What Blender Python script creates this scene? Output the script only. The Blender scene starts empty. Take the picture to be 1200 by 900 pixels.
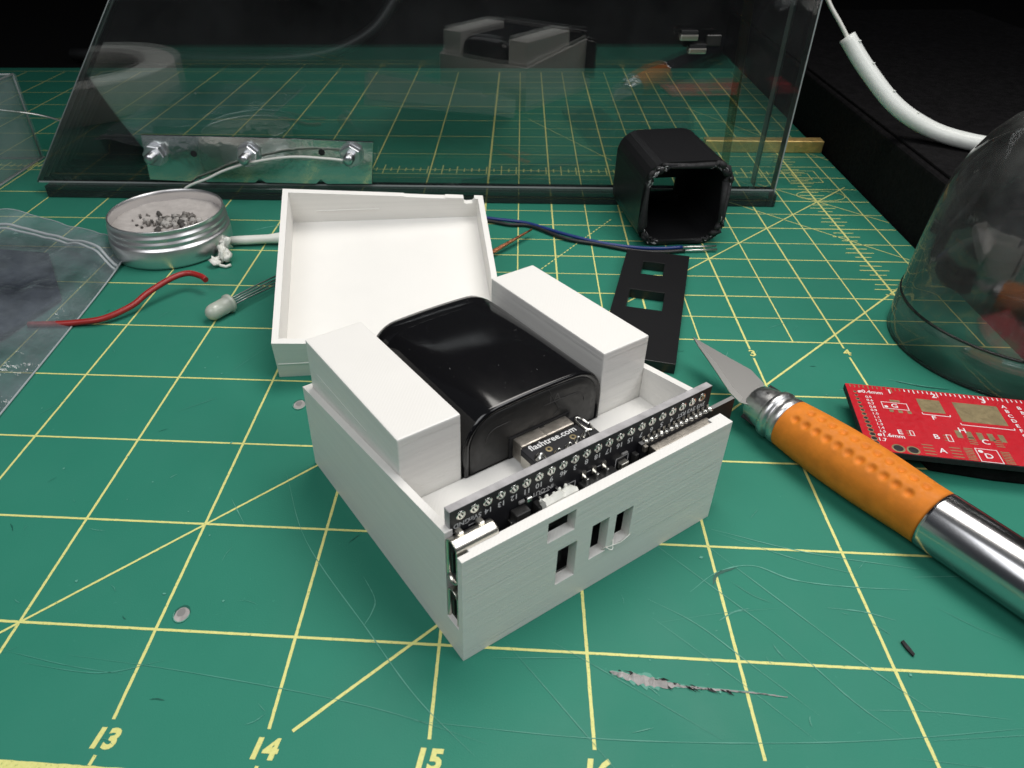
import bpy, bmesh, math, random
from mathutils import Vector, Matrix, noise
random.seed(7)
S = 0.001                     # every shape below is written in millimetres
scene = bpy.context.scene
COL = scene.collection

# ------------------------------------------------------------------ camera
CAM_R = ((0.9971566, 0.0736557, -0.0159217), (0.0305155, -0.5878644, -0.8083837), (-0.0689019, 0.8055993, -0.5884405))
CAM_P = Vector((61.11, -76.17, 111.61))
cd = bpy.data.cameras.new("camera")
cam = bpy.data.objects.new("camera", cd); COL.objects.link(cam)
r = CAM_R
M = Matrix(((r[0][0], -r[1][0], -r[2][0]), (r[0][1], -r[1][1], -r[2][1]), (r[0][2], -r[1][2], -r[2][2]))).to_4x4()
M.translation = CAM_P * S
cam.matrix_world = M
cd.sensor_width = 36.0
cd.lens = 862.28 / 1200 * 36
cd.shift_x = (600 - 534.3) / 1200
cd.shift_y = (451.3 - 450) / 1200
cd.clip_start = 0.005; cd.clip_end = 20
cd.dof.use_dof = True; cd.dof.focus_distance = 0.172; cd.dof.aperture_fstop = 60
scene.camera = cam

# ------------------------------------------------------------------ world, lamps, exposure
w = bpy.data.worlds.new("World"); scene.world = w; w.use_nodes = True
w.node_tree.nodes["Background"].inputs[0].default_value = (0.80, 0.86, 1.0, 1)
w.node_tree.nodes["Background"].inputs[1].default_value = 0.045
def lamp(name, loc, target, sx, sy, power, col, spread=180):
    l = bpy.data.lights.new(name, 'AREA'); l.shape = 'RECTANGLE'; l.size = sx * S; l.size_y = sy * S
    l.energy = power; l.color = col; l.spread = math.radians(spread)
    o = bpy.data.objects.new(name, l); COL.objects.link(o)
    o.location = Vector(loc) * S
    o.rotation_euler = (Vector(target) - Vector(loc)).to_track_quat('-Z', 'Y').to_euler()
    return o
lamp("bench_lamp", (135, 170, 385), (82, 40, 0), 280, 170, 0.425, (1.0, 0.965, 0.915), 104)
lamp("front_lamp", (-120, -230, 470), (50, 40, 0), 420, 320, 1.02, (0.97, 0.985, 1.0), 150)
lamp("side_lamp", (430, -110, 420), (95, 40, 0), 300, 260, 0.80, (0.98, 0.985, 1.0), 150)
scene.view_settings.view_transform = 'Standard'
scene.view_settings.look = 'None'
scene.view_settings.exposure = 0.0
scene.view_settings.gamma = 1.0
scene.view_settings.use_curve_mapping = False
try:
    scene.cycles.max_bounces = 10; scene.cycles.transparent_max_bounces = 24; scene.cycles.glossy_bounces = 6
    scene.cycles.caustics_reflective = False; scene.cycles.caustics_refractive = False
    scene.cycles.use_denoising = True; scene.cycles.sample_clamp_indirect = 6.0
except Exception: pass

# ------------------------------------------------------------------ material helpers
MAT = {}
class NT:
    def __init__(s, name):
        s.m = bpy.data.materials.new(name); s.m.use_nodes = True; s.t = s.m.node_tree
        s.n = s.t.nodes; s.b = s.n.get("Principled BSDF"); s.out = s.n.get("Material Output"); MAT[name] = s.m
    def add(s, typ, **kw):
        x = s.n.new(typ)
        for k, v in kw.items():
            if k.startswith("i_"):
                kk = k[2:]; kk = int(kk) if kk.isdigit() else kk.replace("_", " ")
                x.inputs[kk].default_value = v
            else: setattr(x, k, v)
        return x
    def ln(s, a, b): s.t.links.new(a, b)
    def coords(s, sc=(1, 1, 1), rot=(0, 0, 0)):          # object coordinates in millimetres, scaled
        c = s.add("ShaderNodeTexCoord"); m = s.add("ShaderNodeMapping")
        m.inputs["Scale"].default_value = [1000 * k for k in sc]; m.inputs["Rotation"].default_value = rot
        s.ln(c.outputs["Object"], m.inputs["Vector"]); return m.outputs[0]
    def noise(s, sc, scale=1.0, detail=3, rough=0.55, rot=(0, 0, 0)):
        x = s.add("ShaderNodeTexNoise"); x.inputs["Scale"].default_value = scale; x.inputs["Detail"].default_value = detail
        x.inputs["Roughness"].default_value = rough; s.ln(s.coords(sc, rot), x.inputs["Vector"]); return x.outputs["Fac"]
    def ramp(s, fac, stops):
        x = s.add("ShaderNodeValToRGB"); e = x.color_ramp.elements
        while len(e) < len(stops): e.new(0.5)
        for i, (p, c) in enumerate(stops):
            e[i].position = p; e[i].color = c if len(c) == 4 else (*c, 1)
        s.ln(fac, x.inputs[0]); return x.outputs[0]
    def val(s, fac, a, b, lo=0.0, hi=1.0):
        x = s.add("ShaderNodeMapRange"); x.inputs[1].default_value = lo; x.inputs[2].default_value = hi
        x.inputs[3].default_value = a; x.inputs[4].default_value = b; s.ln(fac, x.inputs[0]); return x.outputs[0]
    def bump(s, h, dist_mm, strength=1.0, prev=None):
        x = s.add("ShaderNodeBump"); x.inputs["Strength"].default_value = strength; x.inputs["Distance"].default_value = dist_mm * S
        s.ln(h, x.inputs["Height"])
        if prev is not None: s.ln(prev, x.inputs["Normal"])
        return x.outputs[0]
def plain(name, col, rough=0.5, metal=0.0, spec=0.5, bump=0.0, bs=1.0, vary=0.0, coat=0.0):
    t = NT(name); b = t.b
    b.inputs["Base Color"].default_value = (*col, 1); b.inputs["Roughness"].default_value = rough
    b.inputs["Metallic"].default_value = metal; b.inputs["Specular IOR Level"].default_value = spec
    b.inputs["Coat Weight"].default_value = coat
    if vary:
        f = t.noise((0.35,) * 3, 1.0, 5)
        t.ln(t.ramp(f, [(0.3, [c * (1 - vary) for c in col]), (0.7, [min(1, c * (1 + vary)) for c in col])]), b.inputs["Base Color"])
        g = t.noise((0.9,) * 3, 1.0, 5); t.ln(t.val(g, rough * 0.75, min(1, rough * 1.3), 0.3, 0.7), b.inputs["Roughness"])
    if bump: t.ln(t.bump(t.noise((bs,) * 3, 1.0, 4), bump), b.inputs["Normal"])
    return t.m
def clear(name, tint=(1, 1, 1), ior=1.49, rough=0.0, haze=0.0, hazecol=(0.8, 0.85, 0.85), smudge=0.0, wrinkle=0.0):
    """thin clear plastic: transparent + fresnel-weighted gloss + a little dusty diffuse"""
    t = NT(name); t.n.remove(t.b)
    tr = t.add("ShaderNodeBsdfTransparent"); tr.inputs[0].default_value = (*tint, 1)
    gl = t.add("ShaderNodeBsdfGlossy"); gl.inputs["Roughness"].default_value = rough
    fr = t.add("ShaderNodeFresnel"); fr.inputs[0].default_value = ior
    mx = t.add("ShaderNodeMixShader"); t.ln(fr.outputs[0], mx.inputs[0]); t.ln(tr.outputs[0], mx.inputs[1]); t.ln(gl.outputs[0], mx.inputs[2])
    res = mx.outputs[0]
    if wrinkle:
        nb = t.bump(t.noise((0.12, 0.12, 0.12), 1.0, 4), wrinkle); t.ln(nb, gl.inputs["Normal"]); t.ln(nb, fr.inputs["Normal"])
    if haze:
        df = t.add("ShaderNodeBsdfDiffuse"); df.inputs[0].default_value = (*hazecol, 1)
        m2 = t.add("ShaderNodeMixShader"); t.ln(res, m2.inputs[1]); t.ln(df.outputs[0], m2.inputs[2])
        if smudge:
            f = t.noise((smudge,) * 3, 1.0, 7, 0.65); t.ln(t.val(f, haze * 0.25, haze * 2.0, 0.35, 0.72), m2.inputs[0])
        else: m2.inputs[0].default_value = haze
        res = m2.outputs[0]
    t.ln(res, t.out.inputs["Surface"]); return t.m

# mat: green vinyl, fine pebble grain, slightly uneven tone
t = NT("mat_green")
f = t.noise((0.012,) * 3, 1.0, 6, 0.6)
c1 = t.ramp(f, [(0.3, (0.024, 0.190, 0.128)), (0.7, (0.030, 0.216, 0.148))])
mx = t.add("ShaderNodeMix", data_type='RGBA'); t.ln(t.ramp(t.noise((0.85,) * 3, 1.0, 2, 0.4), [(0.73, (0, 0, 0)), (0.80, (0.55, 0.55, 0.55))]), mx.inputs[0]); t.ln(c1, mx.inputs[6]); mx.inputs[7].default_value = (0.055, 0.27, 0.19, 1)
m3 = t.add("ShaderNodeMix", data_type='RGBA'); t.ln(t.ramp(t.noise((0.03, 0.006, 0.03), 1.0, 6, 0.7, (0, 0, 0.5)), [(0.45, (0, 0, 0)), (0.8, (0.5, 0.5, 0.5))]), m3.inputs[0]); t.ln(mx.outputs[2], m3.inputs[6]); m3.inputs[7].default_value = (0.04, 0.20, 0.15, 1)
t.ln(m3.outputs[2], t.b.inputs["Base Color"])
t.ln(t.val(t.noise((0.05,) * 3, 1.0, 6), 0.46, 0.64, 0.3, 0.7), t.b.inputs["Roughness"])
t.b.inputs["Specular IOR Level"].default_value = 0.22
nb = t.bump(t.noise((3.2,) * 3, 1.0, 3), 0.05, 0.55); t.ln(t.bump(t.noise((0.10,) * 3, 1.0, 3), 0.10, 0.5, nb), t.b.inputs["Normal"])
t = NT("mat_ink")
f = t.noise((1.7,) * 3, 1.0, 6, 0.72)
t.ln(t.ramp(f, [(0.33, (0.20, 0.34, 0.11)), (0.41, (0.68, 0.67, 0.22)), (0.75, (0.78, 0.76, 0.30))]), t.b.inputs["Base Color"])
t.b.inputs["Roughness"].default_value = 0.6
plain("scratch_pale", (0.10, 0.34, 0.26), 0.55)
plain("scratch_and_shade", (0.014, 0.105, 0.075), 0.4)
plain("scratch_mid", (0.060, 0.275, 0.205), 0.5)
plain("mat_core", (0.36, 0.34, 0.33), 0.8, vary=0.3, bump=0.12, bs=1.5)
# white printed plastic with layer lines
def printed(name, col, rough=0.42, lay=1.0):
    t = NT(name)
    t.b.inputs["Base Color"].default_value = (*col, 1); t.b.inputs["Roughness"].default_value = rough
    t.b.inputs["Specular IOR Level"].default_value = 0.4
    try:
        t.b.inputs["Subsurface Weight"].default_value = 0.0
    except Exception: pass
    l1 = t.noise((0.005, 0.005, 1.2), 1.0, 4, 0.7)
    l2 = t.noise((0.03, 0.03, 5.0), 1.0, 2)
    wv = t.add("ShaderNodeTexWave"); wv.wave_type = 'BANDS'; wv.bands_direction = 'X'
    wv.inputs["Scale"].default_value = 0.55; wv.inputs["Distortion"].default_value = 0.4
    t.ln(t.coords((1, 1, 0.0), (0, 0, math.radians(45))), wv.inputs["Vector"])
    n = t.bump(l1, 0.13 * lay, 0.85); n = t.bump(l2, 0.06 * lay, 0.7, n); ge = t.add("ShaderNodeNewGeometry"); sp = t.add("ShaderNodeSeparateXYZ"); t.ln(ge.outputs["True Normal"], sp.inputs[0])
    ml = t.add("ShaderNodeMath", operation="MULTIPLY"); t.ln(wv.outputs["Fac"], ml.inputs[0]); t.ln(t.val(sp.outputs[2], 0, 1, 0.7, 0.9), ml.inputs[1])
    n = t.bump(ml.outputs[0], 0.014, 0.6, n)
    l3 = t.ramp(t.noise((0.0025, 0.0025, 0.9), 1.0, 6, 0.8), [(0.36, (0, 0, 0)), (0.42, (1, 1, 1))]); n = t.bump(l3, 0.045 * lay, 0.8, n)
    t.ln(n, t.b.inputs["Normal"])
    v = t.noise((0.006, 0.006, 0.6), 1.0, 6, 0.7)
    t.ln(t.ramp(v, [(0.32, [k * 0.93 for k in col]), (0.5, [k * 0.98 for k in col]), (0.7, col)]), t.b.inputs["Base Color"])
    return t.m
printed("print_white", (0.80, 0.785, 0.75))
printed("print_white_smooth", (0.81, 0.795, 0.76), 0.5, 0.15)
printed("print_black", (0.012, 0.012, 0.013), 0.32, 0.6)
plain("white_plastic", (0.80, 0.80, 0.74), 0.4)
t = NT("gloss_black"); t.b.inputs["Specular IOR Level"].default_value = 0.5
t.ln(t.ramp(t.noise((1.3,) * 3, 1.0, 2, 0.5), [(0.74, (0.006, 0.006, 0.0068)), (0.80, (0.10, 0.10, 0.10))]), t.b.inputs["Base Color"])
t.ln(t.val(t.noise((0.14, 0.05, 0.14), 1.0, 6, 0.7), 0.10, 0.17, 0.35, 0.75), t.b.inputs["Roughness"])
plain("satin_black", (0.018, 0.0175, 0.017), 0.42, vary=0.2, bump=0.01, bs=4)
plain("matte_black", (0.010, 0.010, 0.011), 0.7, vary=0.3)
plain("print_faint", (0.075, 0.072, 0.07), 0.5)
plain("edge_grey", (0.22, 0.215, 0.21), 0.5)
plain("pcb_black", (0.011, 0.011, 0.014), 0.5, spec=0.3)
plain("pcb_edge", (0.36, 0.35, 0.355), 0.55, vary=0.25, bump=0.05, bs=2)
plain("silk_white", (0.72, 0.72, 0.72), 0.6)
plain("solder", (0.72, 0.71, 0.67), 0.22, 1.0, vary=0.15)
plain("nickel", (0.70, 0.67, 0.60), 0.30, 1.0)
plain("nickel_rough", (0.40, 0.37, 0.33), 0.45, 1.0, vary=0.2, bump=0.03, bs=3)
plain("gold_pad", (0.30, 0.24, 0.13), 0.5, 0.5, vary=0.12)
plain("brass", (0.95, 0.68, 0.28), 0.6, 1.0, vary=0.1)
plain("copper", (0.72, 0.30, 0.16), 0.38, 1.0, vary=0.2)
plain("fray_grey", (0.42, 0.42, 0.42), 0.5)
plain("tinned", (0.7, 0.68, 0.64), 0.35, 1.0)
plain("chrome", (0.58, 0.58, 0.59), 0.19, 1.0)
plain("chrome_worn", (0.62, 0.62, 0.62), 0.34, 1.0, vary=0.10, bump=0.006, bs=1.2)
plain("blade_steel", (0.46, 0.455, 0.445), 0.5, 1.0)
plain("blade_edge", (0.80, 0.79, 0.77), 0.4, 1.0)
plain("rubber_orange", (0.68, 0.205, 0.02), 0.58, spec=0.25, vary=0.12, bump=0.02, bs=2)
plain("tin_metal", (0.80, 0.79, 0.79), 0.36, 1.0)
plain("galvanised", (0.66, 0.70, 0.68), 0.16, 1.0, bump=0.5, bs=0.06)
plain("zinc", (0.72, 0.73, 0.75), 0.30, 1.0)
plain("flux_cake", (0.50, 0.465, 0.44), 0.8, vary=0.1, bump=0.12, bs=0.9)
plain("granule_grey", (0.20, 0.185, 0.17), 0.55, vary=0.3, bump=0.2, bs=1.5)
plain("granule_dark", (0.06, 0.055, 0.05), 0.6, vary=0.3)
plain("granule_pale", (0.42, 0.40, 0.375), 0.6, vary=0.2, bump=0.15, bs=1.5)
plain("wire_red", (0.33, 0.018, 0.016), 0.38)
plain("wire_blue", (0.012, 0.035, 0.17), 0.35)
plain("wire_white", (0.75, 0.75, 0.70), 0.35)
plain("tube_white", (0.82, 0.84, 0.80), 0.32, bump=0.12, bs=0.35)
plain("led_leg", (0.30, 0.31, 0.31), 0.35, 0.9)
plain("pcb_red", (0.50, 0.012, 0.022), 0.36, vary=0.06)
plain("navy_foil", (0.013, 0.015, 0.04), 0.45)
plain("foam_black", (0.0065, 0.006, 0.0065), 0.9, spec=0.12, vary=0.5, bump=0.2, bs=0.6)
plain("desk_dark", (0.006, 0.006, 0.006), 0.7, spec=0.15)
plain("wall_dark", (0.006, 0.005, 0.008), 0.95, spec=0.05)
plain("cable_black", (0.016, 0.016, 0.016), 0.45)
clear("rail_dark", (0.48, 0.56, 0.54), 1.49, 0.1, 0.07, (0.25, 0.3, 0.3))
clear("acrylic", (0.86, 0.895, 0.89), 1.9, 0.0, 0.018, (0.6, 0.6, 0.62), 0.02)
clear("acrylic_pale", (0.92, 0.95, 0.95), 1.06, 0.2, 0.16, (0.55, 0.62, 0.62), 0.03)
clear("acrylic_edge", (0.6, 0.65, 0.65), 1.49, 0.3, 0.55, (0.62, 0.68, 0.67))
clear("reflection_amber", (0.80, 0.74, 0.52), 1.49, 0.3, 0.14, (0.42, 0.40, 0.2))  # amber tint that paints a reflected edge
clear("dome_clear", (0.985, 0.99, 0.99), 1.75, 0.05, 0.055, (0.6, 0.62, 0.6), 0.05, wrinkle=0.05)
clear("dome_edge", (0.25, 0.27, 0.27), 1.5, 0.1, 0.10, (0.15, 0.16, 0.15))
clear("bag_film", (0.90, 0.93, 0.94), 1.55, 0.06, 0.10, (0.62, 0.72, 0.78), 0.03, wrinkle=1.6)
clear("bag_seal", (0.80, 0.84, 0.85), 1.6, 0.15, 0.45, (0.78, 0.84, 0.86))
t = NT("led_lens"); t.b.inputs["Base Color"].default_value = (0.72, 0.76, 0.66, 1); t.b.inputs["Roughness"].default_value = 0.22
t.b.inputs["Transmission Weight"].default_value = 0.35; t.b.inputs["Alpha"].default_value = 0.93

# ------------------------------------------------------------------ mesh helpers
class MB:
    """collects shapes (in mm) into one mesh"""
    def __init__(s): s.bm = bmesh.new(); s.mi = 0
    def _f(s, vs, sm=False):
        try: f = s.bm.faces.new(vs)
        except ValueError: return None
        f.smooth = sm; f.material_index = s.mi; return f
    def box(s, x0, x1, y0, y1, z0, z1, M=None):
        c = [Vector((x, y, z)) for z in (z0, z1) for x, y in ((x0, y0), (x1, y0), (x1, y1), (x0, y1))]
        if M is not None: c = [M @ v for v in c]
        v = [s.bm.verts.new(k) for k in c]
        for f in ((3, 2, 1, 0), (4, 5, 6, 7), (0, 1, 5, 4), (1, 2, 6, 5), (2, 3, 7, 6), (3, 0, 4, 7)): s._f([v[i] for i in f])
        return s
    def prism(s, poly, z0, z1, M=None, sm=False):
        a = [Vector((p[0], p[1], z0)) for p in poly]; b = [Vector((p[0], p[1], z1)) for p in poly]
        if M is not None: a = [M @ k for k in a]; b = [M @ k for k in b]
        va = [s.bm.verts.new(k) for k in a]; vb = [s.bm.verts.new(k) for k in b]; n = len(poly)
        s._f(va[::-1]); s._f(vb)
        for i in range(n): s._f([va[i], va[(i + 1) % n], vb[(i + 1) % n], vb[i]], sm)
        return s
    def poly(s, pts, M=None):
        v = [s.bm.verts.new(M @ Vector(p) if M is not None else Vector(p)) for p in pts]; s._f(v); return s
    def loft(s, rings, cap0=True, cap1=True, sm=True, closed=True):
        vr = [[s.bm.verts.new(Vector(p)) for p in rg] for rg in rings]; n = len(vr[0])
        for a, b in zip(vr, vr[1:]):
            for i in range(n if closed else n - 1): s._f([a[i], a[(i + 1) % n], b[(i + 1) % n], b[i]], sm)
        if cap0: s._f(vr[0][::-1])
        if cap1: s._f(vr[-1])
        return s
    def lathe(s, prof, n=48, M=None, cap0=False, cap1=False, sm=True):
        rings = []
        for rr, z in prof:
            rg = [Vector((rr * math.cos(2 * math.pi * i / n), rr * math.sin(2 * math.pi * i / n), z)) for i in range(n)]
            rings.append([M @ k for k in rg] if M is not None else rg)
        return s.loft(rings, cap0, cap1, sm)
    def tube(s, pts, rad, n=10, cap=True):
        pts = [Vector(p) for p in pts]; rings = []; up = None
        for i, p in enumerate(pts):
            d = (pts[min(i + 1, len(pts) - 1)] - pts[max(i - 1, 0)]).normalized()
            if up is None: up = Vector((0, 0, 1)) if abs(d.z) < 0.9 else Vector((1, 0, 0))
            a = (up - d * up.dot(d)).normalized(); up = a; b = d.cross(a)
            rr = rad[i] if isinstance(rad, (list, tuple)) else rad
            rings.append([p + (a * math.cos(2 * math.pi * k / n) + b * math.sin(2 * math.pi * k / n)) * rr for k in range(n)])
        return s.loft(rings, cap, cap)
    def ball(s, c, r, n=10, m=6, seed=None, rough=0.0):
        c = Vector(c); rr = r if isinstance(r, (list, tuple)) else (r, r, r); rings = []
        for j in range(1, m):
            ph = math.pi * j / m; rg = []
            for i in range(n):
                th = 2 * math.pi * i / n
                d = Vector((math.sin(ph) * math.cos(th), math.sin(ph) * math.sin(th), -math.cos(ph)))
                k = 1 + (rough * noise.noise(d * 2.3 + Vector((seed or 0, 3.1, 7.7))) if rough else 0)
                rg.append(c + Vector((d.x * rr[0], d.y * rr[1], d.z * rr[2])) * k)
            rings.append(rg)
        return s.loft(rings)
    def bevel(s, wd, seg=2, ang=35):
        bmesh.ops.remove_doubles(s.bm, verts=s.bm.verts, dist=1e-4)
        bmesh.ops.recalc_face_normals(s.bm, faces=s.bm.faces)
        ed = [e for e in s.bm.edges if len(e.link_faces) == 2 and e.calc_face_angle(0) > math.radians(ang)]
        bmesh.ops.bevel(s.bm, geom=ed, offset=wd, segments=seg, profile=0.6, affect='EDGES', clamp_overlap=True); return s
    def mesh(s, name):
        bmesh.ops.recalc_face_normals(s.bm, faces=s.bm.faces)
        bmesh.ops.scale(s.bm, vec=(S, S, S), verts=s.bm.verts)
        me = bpy.data.meshes.new(name); s.bm.to_mesh(me); s.bm.free(); return me
    def build(s, name, mats, parent=None, loc=None, rot=None):
        return obj(name, s.mesh(name), mats, parent, loc, rot)
def obj(name, me, mats, parent=None, loc=None, rot=None):
    if me.materials.__len__() == 0:
        for m in ([mats] if isinstance(mats, str) else mats): me.materials.append(MAT[m])
    o = bpy.data.objects.new(name, me); COL.objects.link(o)
    if parent is not None: o.parent = parent
    if loc is not None: o.location = Vector(loc) * S
    if rot is not None: o.rotation_euler = rot
    return o
def tag(o, label, cat, group=None):
    o["label"] = label; o["category"] = cat
    if group: o["group"] = group
    return o
def thing(name, label, cat, loc=(0, 0, 0), rot=(0, 0, 0), group=None):
    o = bpy.data.objects.new(name, None); COL.objects.link(o); o.empty_display_size = 0.005
    o.location = Vector(loc) * S; o.rotation_euler = rot; return tag(o, label, cat, group)
def structure(o): o["kind"] = "structure"; return o
def boolean(base_mb, cutters, bev=0.0, seg=2, smooth_ang=None):
    """base minus cutters (MB objects, mm); returns a mesh in metres"""
    a = bpy.data.objects.new("tmp_a", base_mb.mesh("tmp_a")); COL.objects.link(a); tmp = [a]
    for i, c in enumerate(cutters):
        o = bpy.data.objects.new("tmp_c", c.mesh("tmp_c")); COL.objects.link(o); tmp.append(o)
        md = a.modifiers.new("b", 'BOOLEAN'); md.operation = 'DIFFERENCE'; md.solver = 'EXACT'; md.object = o
    dg = bpy.context.evaluated_depsgraph_get(); me = bpy.data.meshes.new_from_object(a.evaluated_get(dg))
    for o in tmp:
        d = o.data; bpy.data.objects.remove(o); bpy.data.meshes.remove(d)
    me.materials.clear()
    if bev:
        bm = bmesh.new(); bm.from_mesh(me)
        bmesh.ops.dissolve_limit(bm, angle_limit=math.radians(1), verts=bm.verts, edges=bm.edges)
        bmesh.ops.recalc_face_normals(bm, faces=bm.faces)
        ed = [e for e in bm.edges if len(e.link_faces) == 2 and e.calc_face_angle(0) > math.radians(30)]
        bmesh.ops.bevel(bm, geom=ed, offset=bev * S, segments=seg, profile=0.6, affect='EDGES', clamp_overlap=True)
        bm.to_mesh(me); bm.free()
    return me
def smooth_path(pts, k=6):
    """Catmull-Rom through pts"""
    P = [Vector(p) for p in pts]; P = [P[0] * 2 - P[1]] + P + [P[-1] * 2 - P[-2]]; out = []
    for i in range(1, len(P) - 2):
        a, b, c, d = P[i - 1:i + 3]
        for j in range(k):
            u = j / k
            out.append(0.5 * ((2 * b) + (c - a) * u + (2 * a - 5 * b + 4 * c - d) * u * u + (3 * b - a - 3 * c + d) * u ** 3))
    out.append(P[-2]); return out
_tx = {}
def text_mesh(body, size, bold=0.0, shear=0.0, space=1.0):
    """flat lettering centred on its origin, in mm"""
    key = (body, size, bold, shear, space)
    if key not in _tx:
        cu = bpy.data.curves.new("tmp_t", 'FONT'); cu.body = body; cu.size = size * S; cu.align_x = 'CENTER'; cu.align_y = 'CENTER'
        cu.offset = bold * S; cu.shear = shear; cu.space_character = space; cu.resolution_u = 3
        o = bpy.data.objects.new("tmp_t", cu); COL.objects.link(o)
        dg = bpy.context.evaluated_depsgraph_get(); me = bpy.data.meshes.new_from_object(o.evaluated_get(dg))
        bpy.data.objects.remove(o); bpy.data.curves.remove(cu); me.materials.clear(); _tx[key] = me
    return _tx[key]
def lettering(name, body, size, mat, parent, M, **kw):
    me = text_mesh(body, size, **kw)
    if len(me.materials) == 0: me.materials.append(MAT[mat])
    elif me.materials[0] != MAT[mat]:
        me = me.copy(); me.materials.clear(); me.materials.append(MAT[mat])
    o = bpy.data.objects.new(name, me); COL.objects.link(o); o.parent = parent
    M = M.copy(); M.translation = M.translation * S; o.matrix_local = M; return o
def T(x, y, z): return Matrix.Translation((x, y, z))
def Rz(a): return Matrix.Rotation(math.radians(a), 4, 'Z')
def Rx(a): return Matrix.Rotation(math.radians(a), 4, 'X')
def Ry(a): return Matrix.Rotation(math.radians(a), 4, 'Y')
def jit(a): return random.uniform(-a, a)
RAD = math.radians
IN = 25.4

# ------------------------------------------------------------------ the setting
structure(MB().box(-900, 700, -300, 760, -40, -3).build("desk", "desk_dark"))
structure(MB().box(-1500, 1500, 760, 780, -40, 1500).build("back_wall", "wall_dark"))

# ------------------------------------------------------------------ cutting mat
mat_root = thing("cutting_mat", "green cutting mat printed with a yellow inch grid under everything", "cutting mat")
MB().box(-430, 197.5, -75, 416, -3, 0).bevel(0.5, 2).build("mat_sheet", "mat_green", mat_root)
g = MB()
def stroke(x0, y0, x1, y1, wd, z, step=None, ragged=0.10):
    L = math.hypot(x1 - x0, y1 - y0); near = min(y0, y1) < 110
    step = step or (0.8 if near else 6.0); n = max(1, int(L / step)); dx, dy = (x1 - x0) / L, (y1 - y0) / L
    pa, pb = [], []
    for i in range(n + 1):
        t_ = i / n; x, y = x0 + (x1 - x0) * t_, y0 + (y1 - y0) * t_
        a = wd * 0.34 * (1 + jit(ragged)); b = wd * 0.34 * (1 + jit(ragged))
        pa.append(g.bm.verts.new((x - dy * a, y + dx * a, z))); pb.append(g.bm.verts.new((x + dy * b, y - dx * b, z)))
    for i in range(n): g._f([pa[i], pb[i], pb[i + 1], pa[i + 1]])
Z1, Z2, Z3, Z4 = 0.03, 0.05, 0.07, 0.09
for c in range(-14, 8):                                   # inch columns
    x = c * IN
    if c <= 4: stroke(x, -16.8, x, 405, 0.80, Z1)
    elif c == 5: stroke(x, -16.8, x, 93.0, 0.80, Z1); stroke(x, 97.4, x, 405, 0.8, Z1)
    elif c == 6: stroke(x, 62, x, 94.6, 0.75, Z1); stroke(x, 99.0, x, 405, 0.75, Z1)
    else: stroke(x, 126, x, 405, 1.0, Z1)
stroke(2 * IN, 101.6, 2 * IN, 405, 1.2, Z2)
for c in (5, 7, 9, 11, 13, 15):                           # half-inch columns of the fine field
    if c * 12.7 > 51: stroke(c * 12.7, 101.6, c * 12.7, 405, 0.6, Z1)
for rr in range(0, 17):                                   # inch rows
    y = rr * IN
    if rr < 4: stroke(-400, y, 186, y, 0.78, Z2)
    else: stroke(-400, y, 197, y, 0.72, Z2)
for rr in range(9, 32, 2): stroke(2 * IN, rr * 12.7, 197, rr * 12.7, 0.55, Z2)
stroke(-400, -24.9, 190, -24.9, 1.9, Z2)                  # thick border at the near edge
for c in range(-6, 7): stroke(c * IN - 0.4, -24.2, c * IN - 0.2, -22.6, 0.8, Z1)
# 45 degree guides and the crossing set at the far right
stroke(29.2, -16.9, 197, 150.6, 0.80, Z3); stroke(-80, -54.8, 193.2, 218.4, 0.72, Z3)
stroke(128, 218, 192, 154, 0.55, Z3); stroke(160, 221, 197, 184, 0.55, Z4)
stroke(68.3, 307.5, 104, 247.5, 0.5, Z3); stroke(150, 330, 197, 250, 0.5, Z3)
def dashed(x0, y0, x1, y1, n, wd, z):
    for i in range(n):
        a, b = i / n, (i + 0.62) / n
        stroke(x0 + (x1 - x0) * a, y0 + (y1 - y0) * a, x0 + (x1 - x0) * b, y0 + (y1 - y0) * b, wd, z, 3)
dashed(69, 139, 98, 184, 26, 0.6, Z3)
for i in range(0, 46):                                    # ruler ticks up the right-hand column
    y = 130 + i * 3.175; L = (2.6, 4.6, 3.4, 6.4)[i % 4]
    stroke(177.8 - L, y, 177.8 + L, y, 0.62, Z3, 6)
stroke(-330, 233.6, 176, 233.6, 0.75, Z3)
for i in range(0, 158):                                   # ruler ticks along the far row
    x = -325 + i * 3.175; L = (2.0, 2.0, 4.2, 2.0)[i % 4] * 1.0 if i % 8 else 5.6
    stroke(x, 233.6 - L, x, 233.6 + L, 0.75, Z4, 6)
for k, (hx, hy) in enumerate(((3.2, 3.6), (6.6, 6.6))):   # nested registration squares
    for a, b in (((-hx, -hy), (hx, -hy)), ((hx, -hy), (hx, hy)), ((hx, hy), (-hx, hy)), ((-hx, hy), (-hx, -hy))):
        stroke(180 + a[0], 230 + a[1], 180 + b[0], 230 + b[1], 0.45, Z4 + 0.02)
for i in range(40):                                       # arc
    a, b = i / 40 * 2 * math.pi, (i + 1) / 40 * 2 * math.pi
    stroke(181 + 9 * math.cos(a), 209 + 5 * math.sin(a), 181 + 9 * math.cos(b), 209 + 5 * math.sin(b), 0.4, Z4 + 0.02)
g.build("printed_grid", "mat_ink", mat_root)
for n_, x in (("12", -25.4), ("13", 0), ("14", 25.4), ("15", 50.8), ("16", 76.2), ("17", 101.6), ("18", 127)):
    lettering("printed_number", n_, 4.5, "mat_ink", mat_root, T(x - 0.1, -20.1, 0.06), bold=0.20, shear=0.16)
for n_, x, y in (("3", 127.2, 95.2), ("4", 152.5, 96.8)):
    lettering("printed_number", n_, 4.0, "mat_ink", mat_root, T(x, y, 0.11), bold=0.10)
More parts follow.
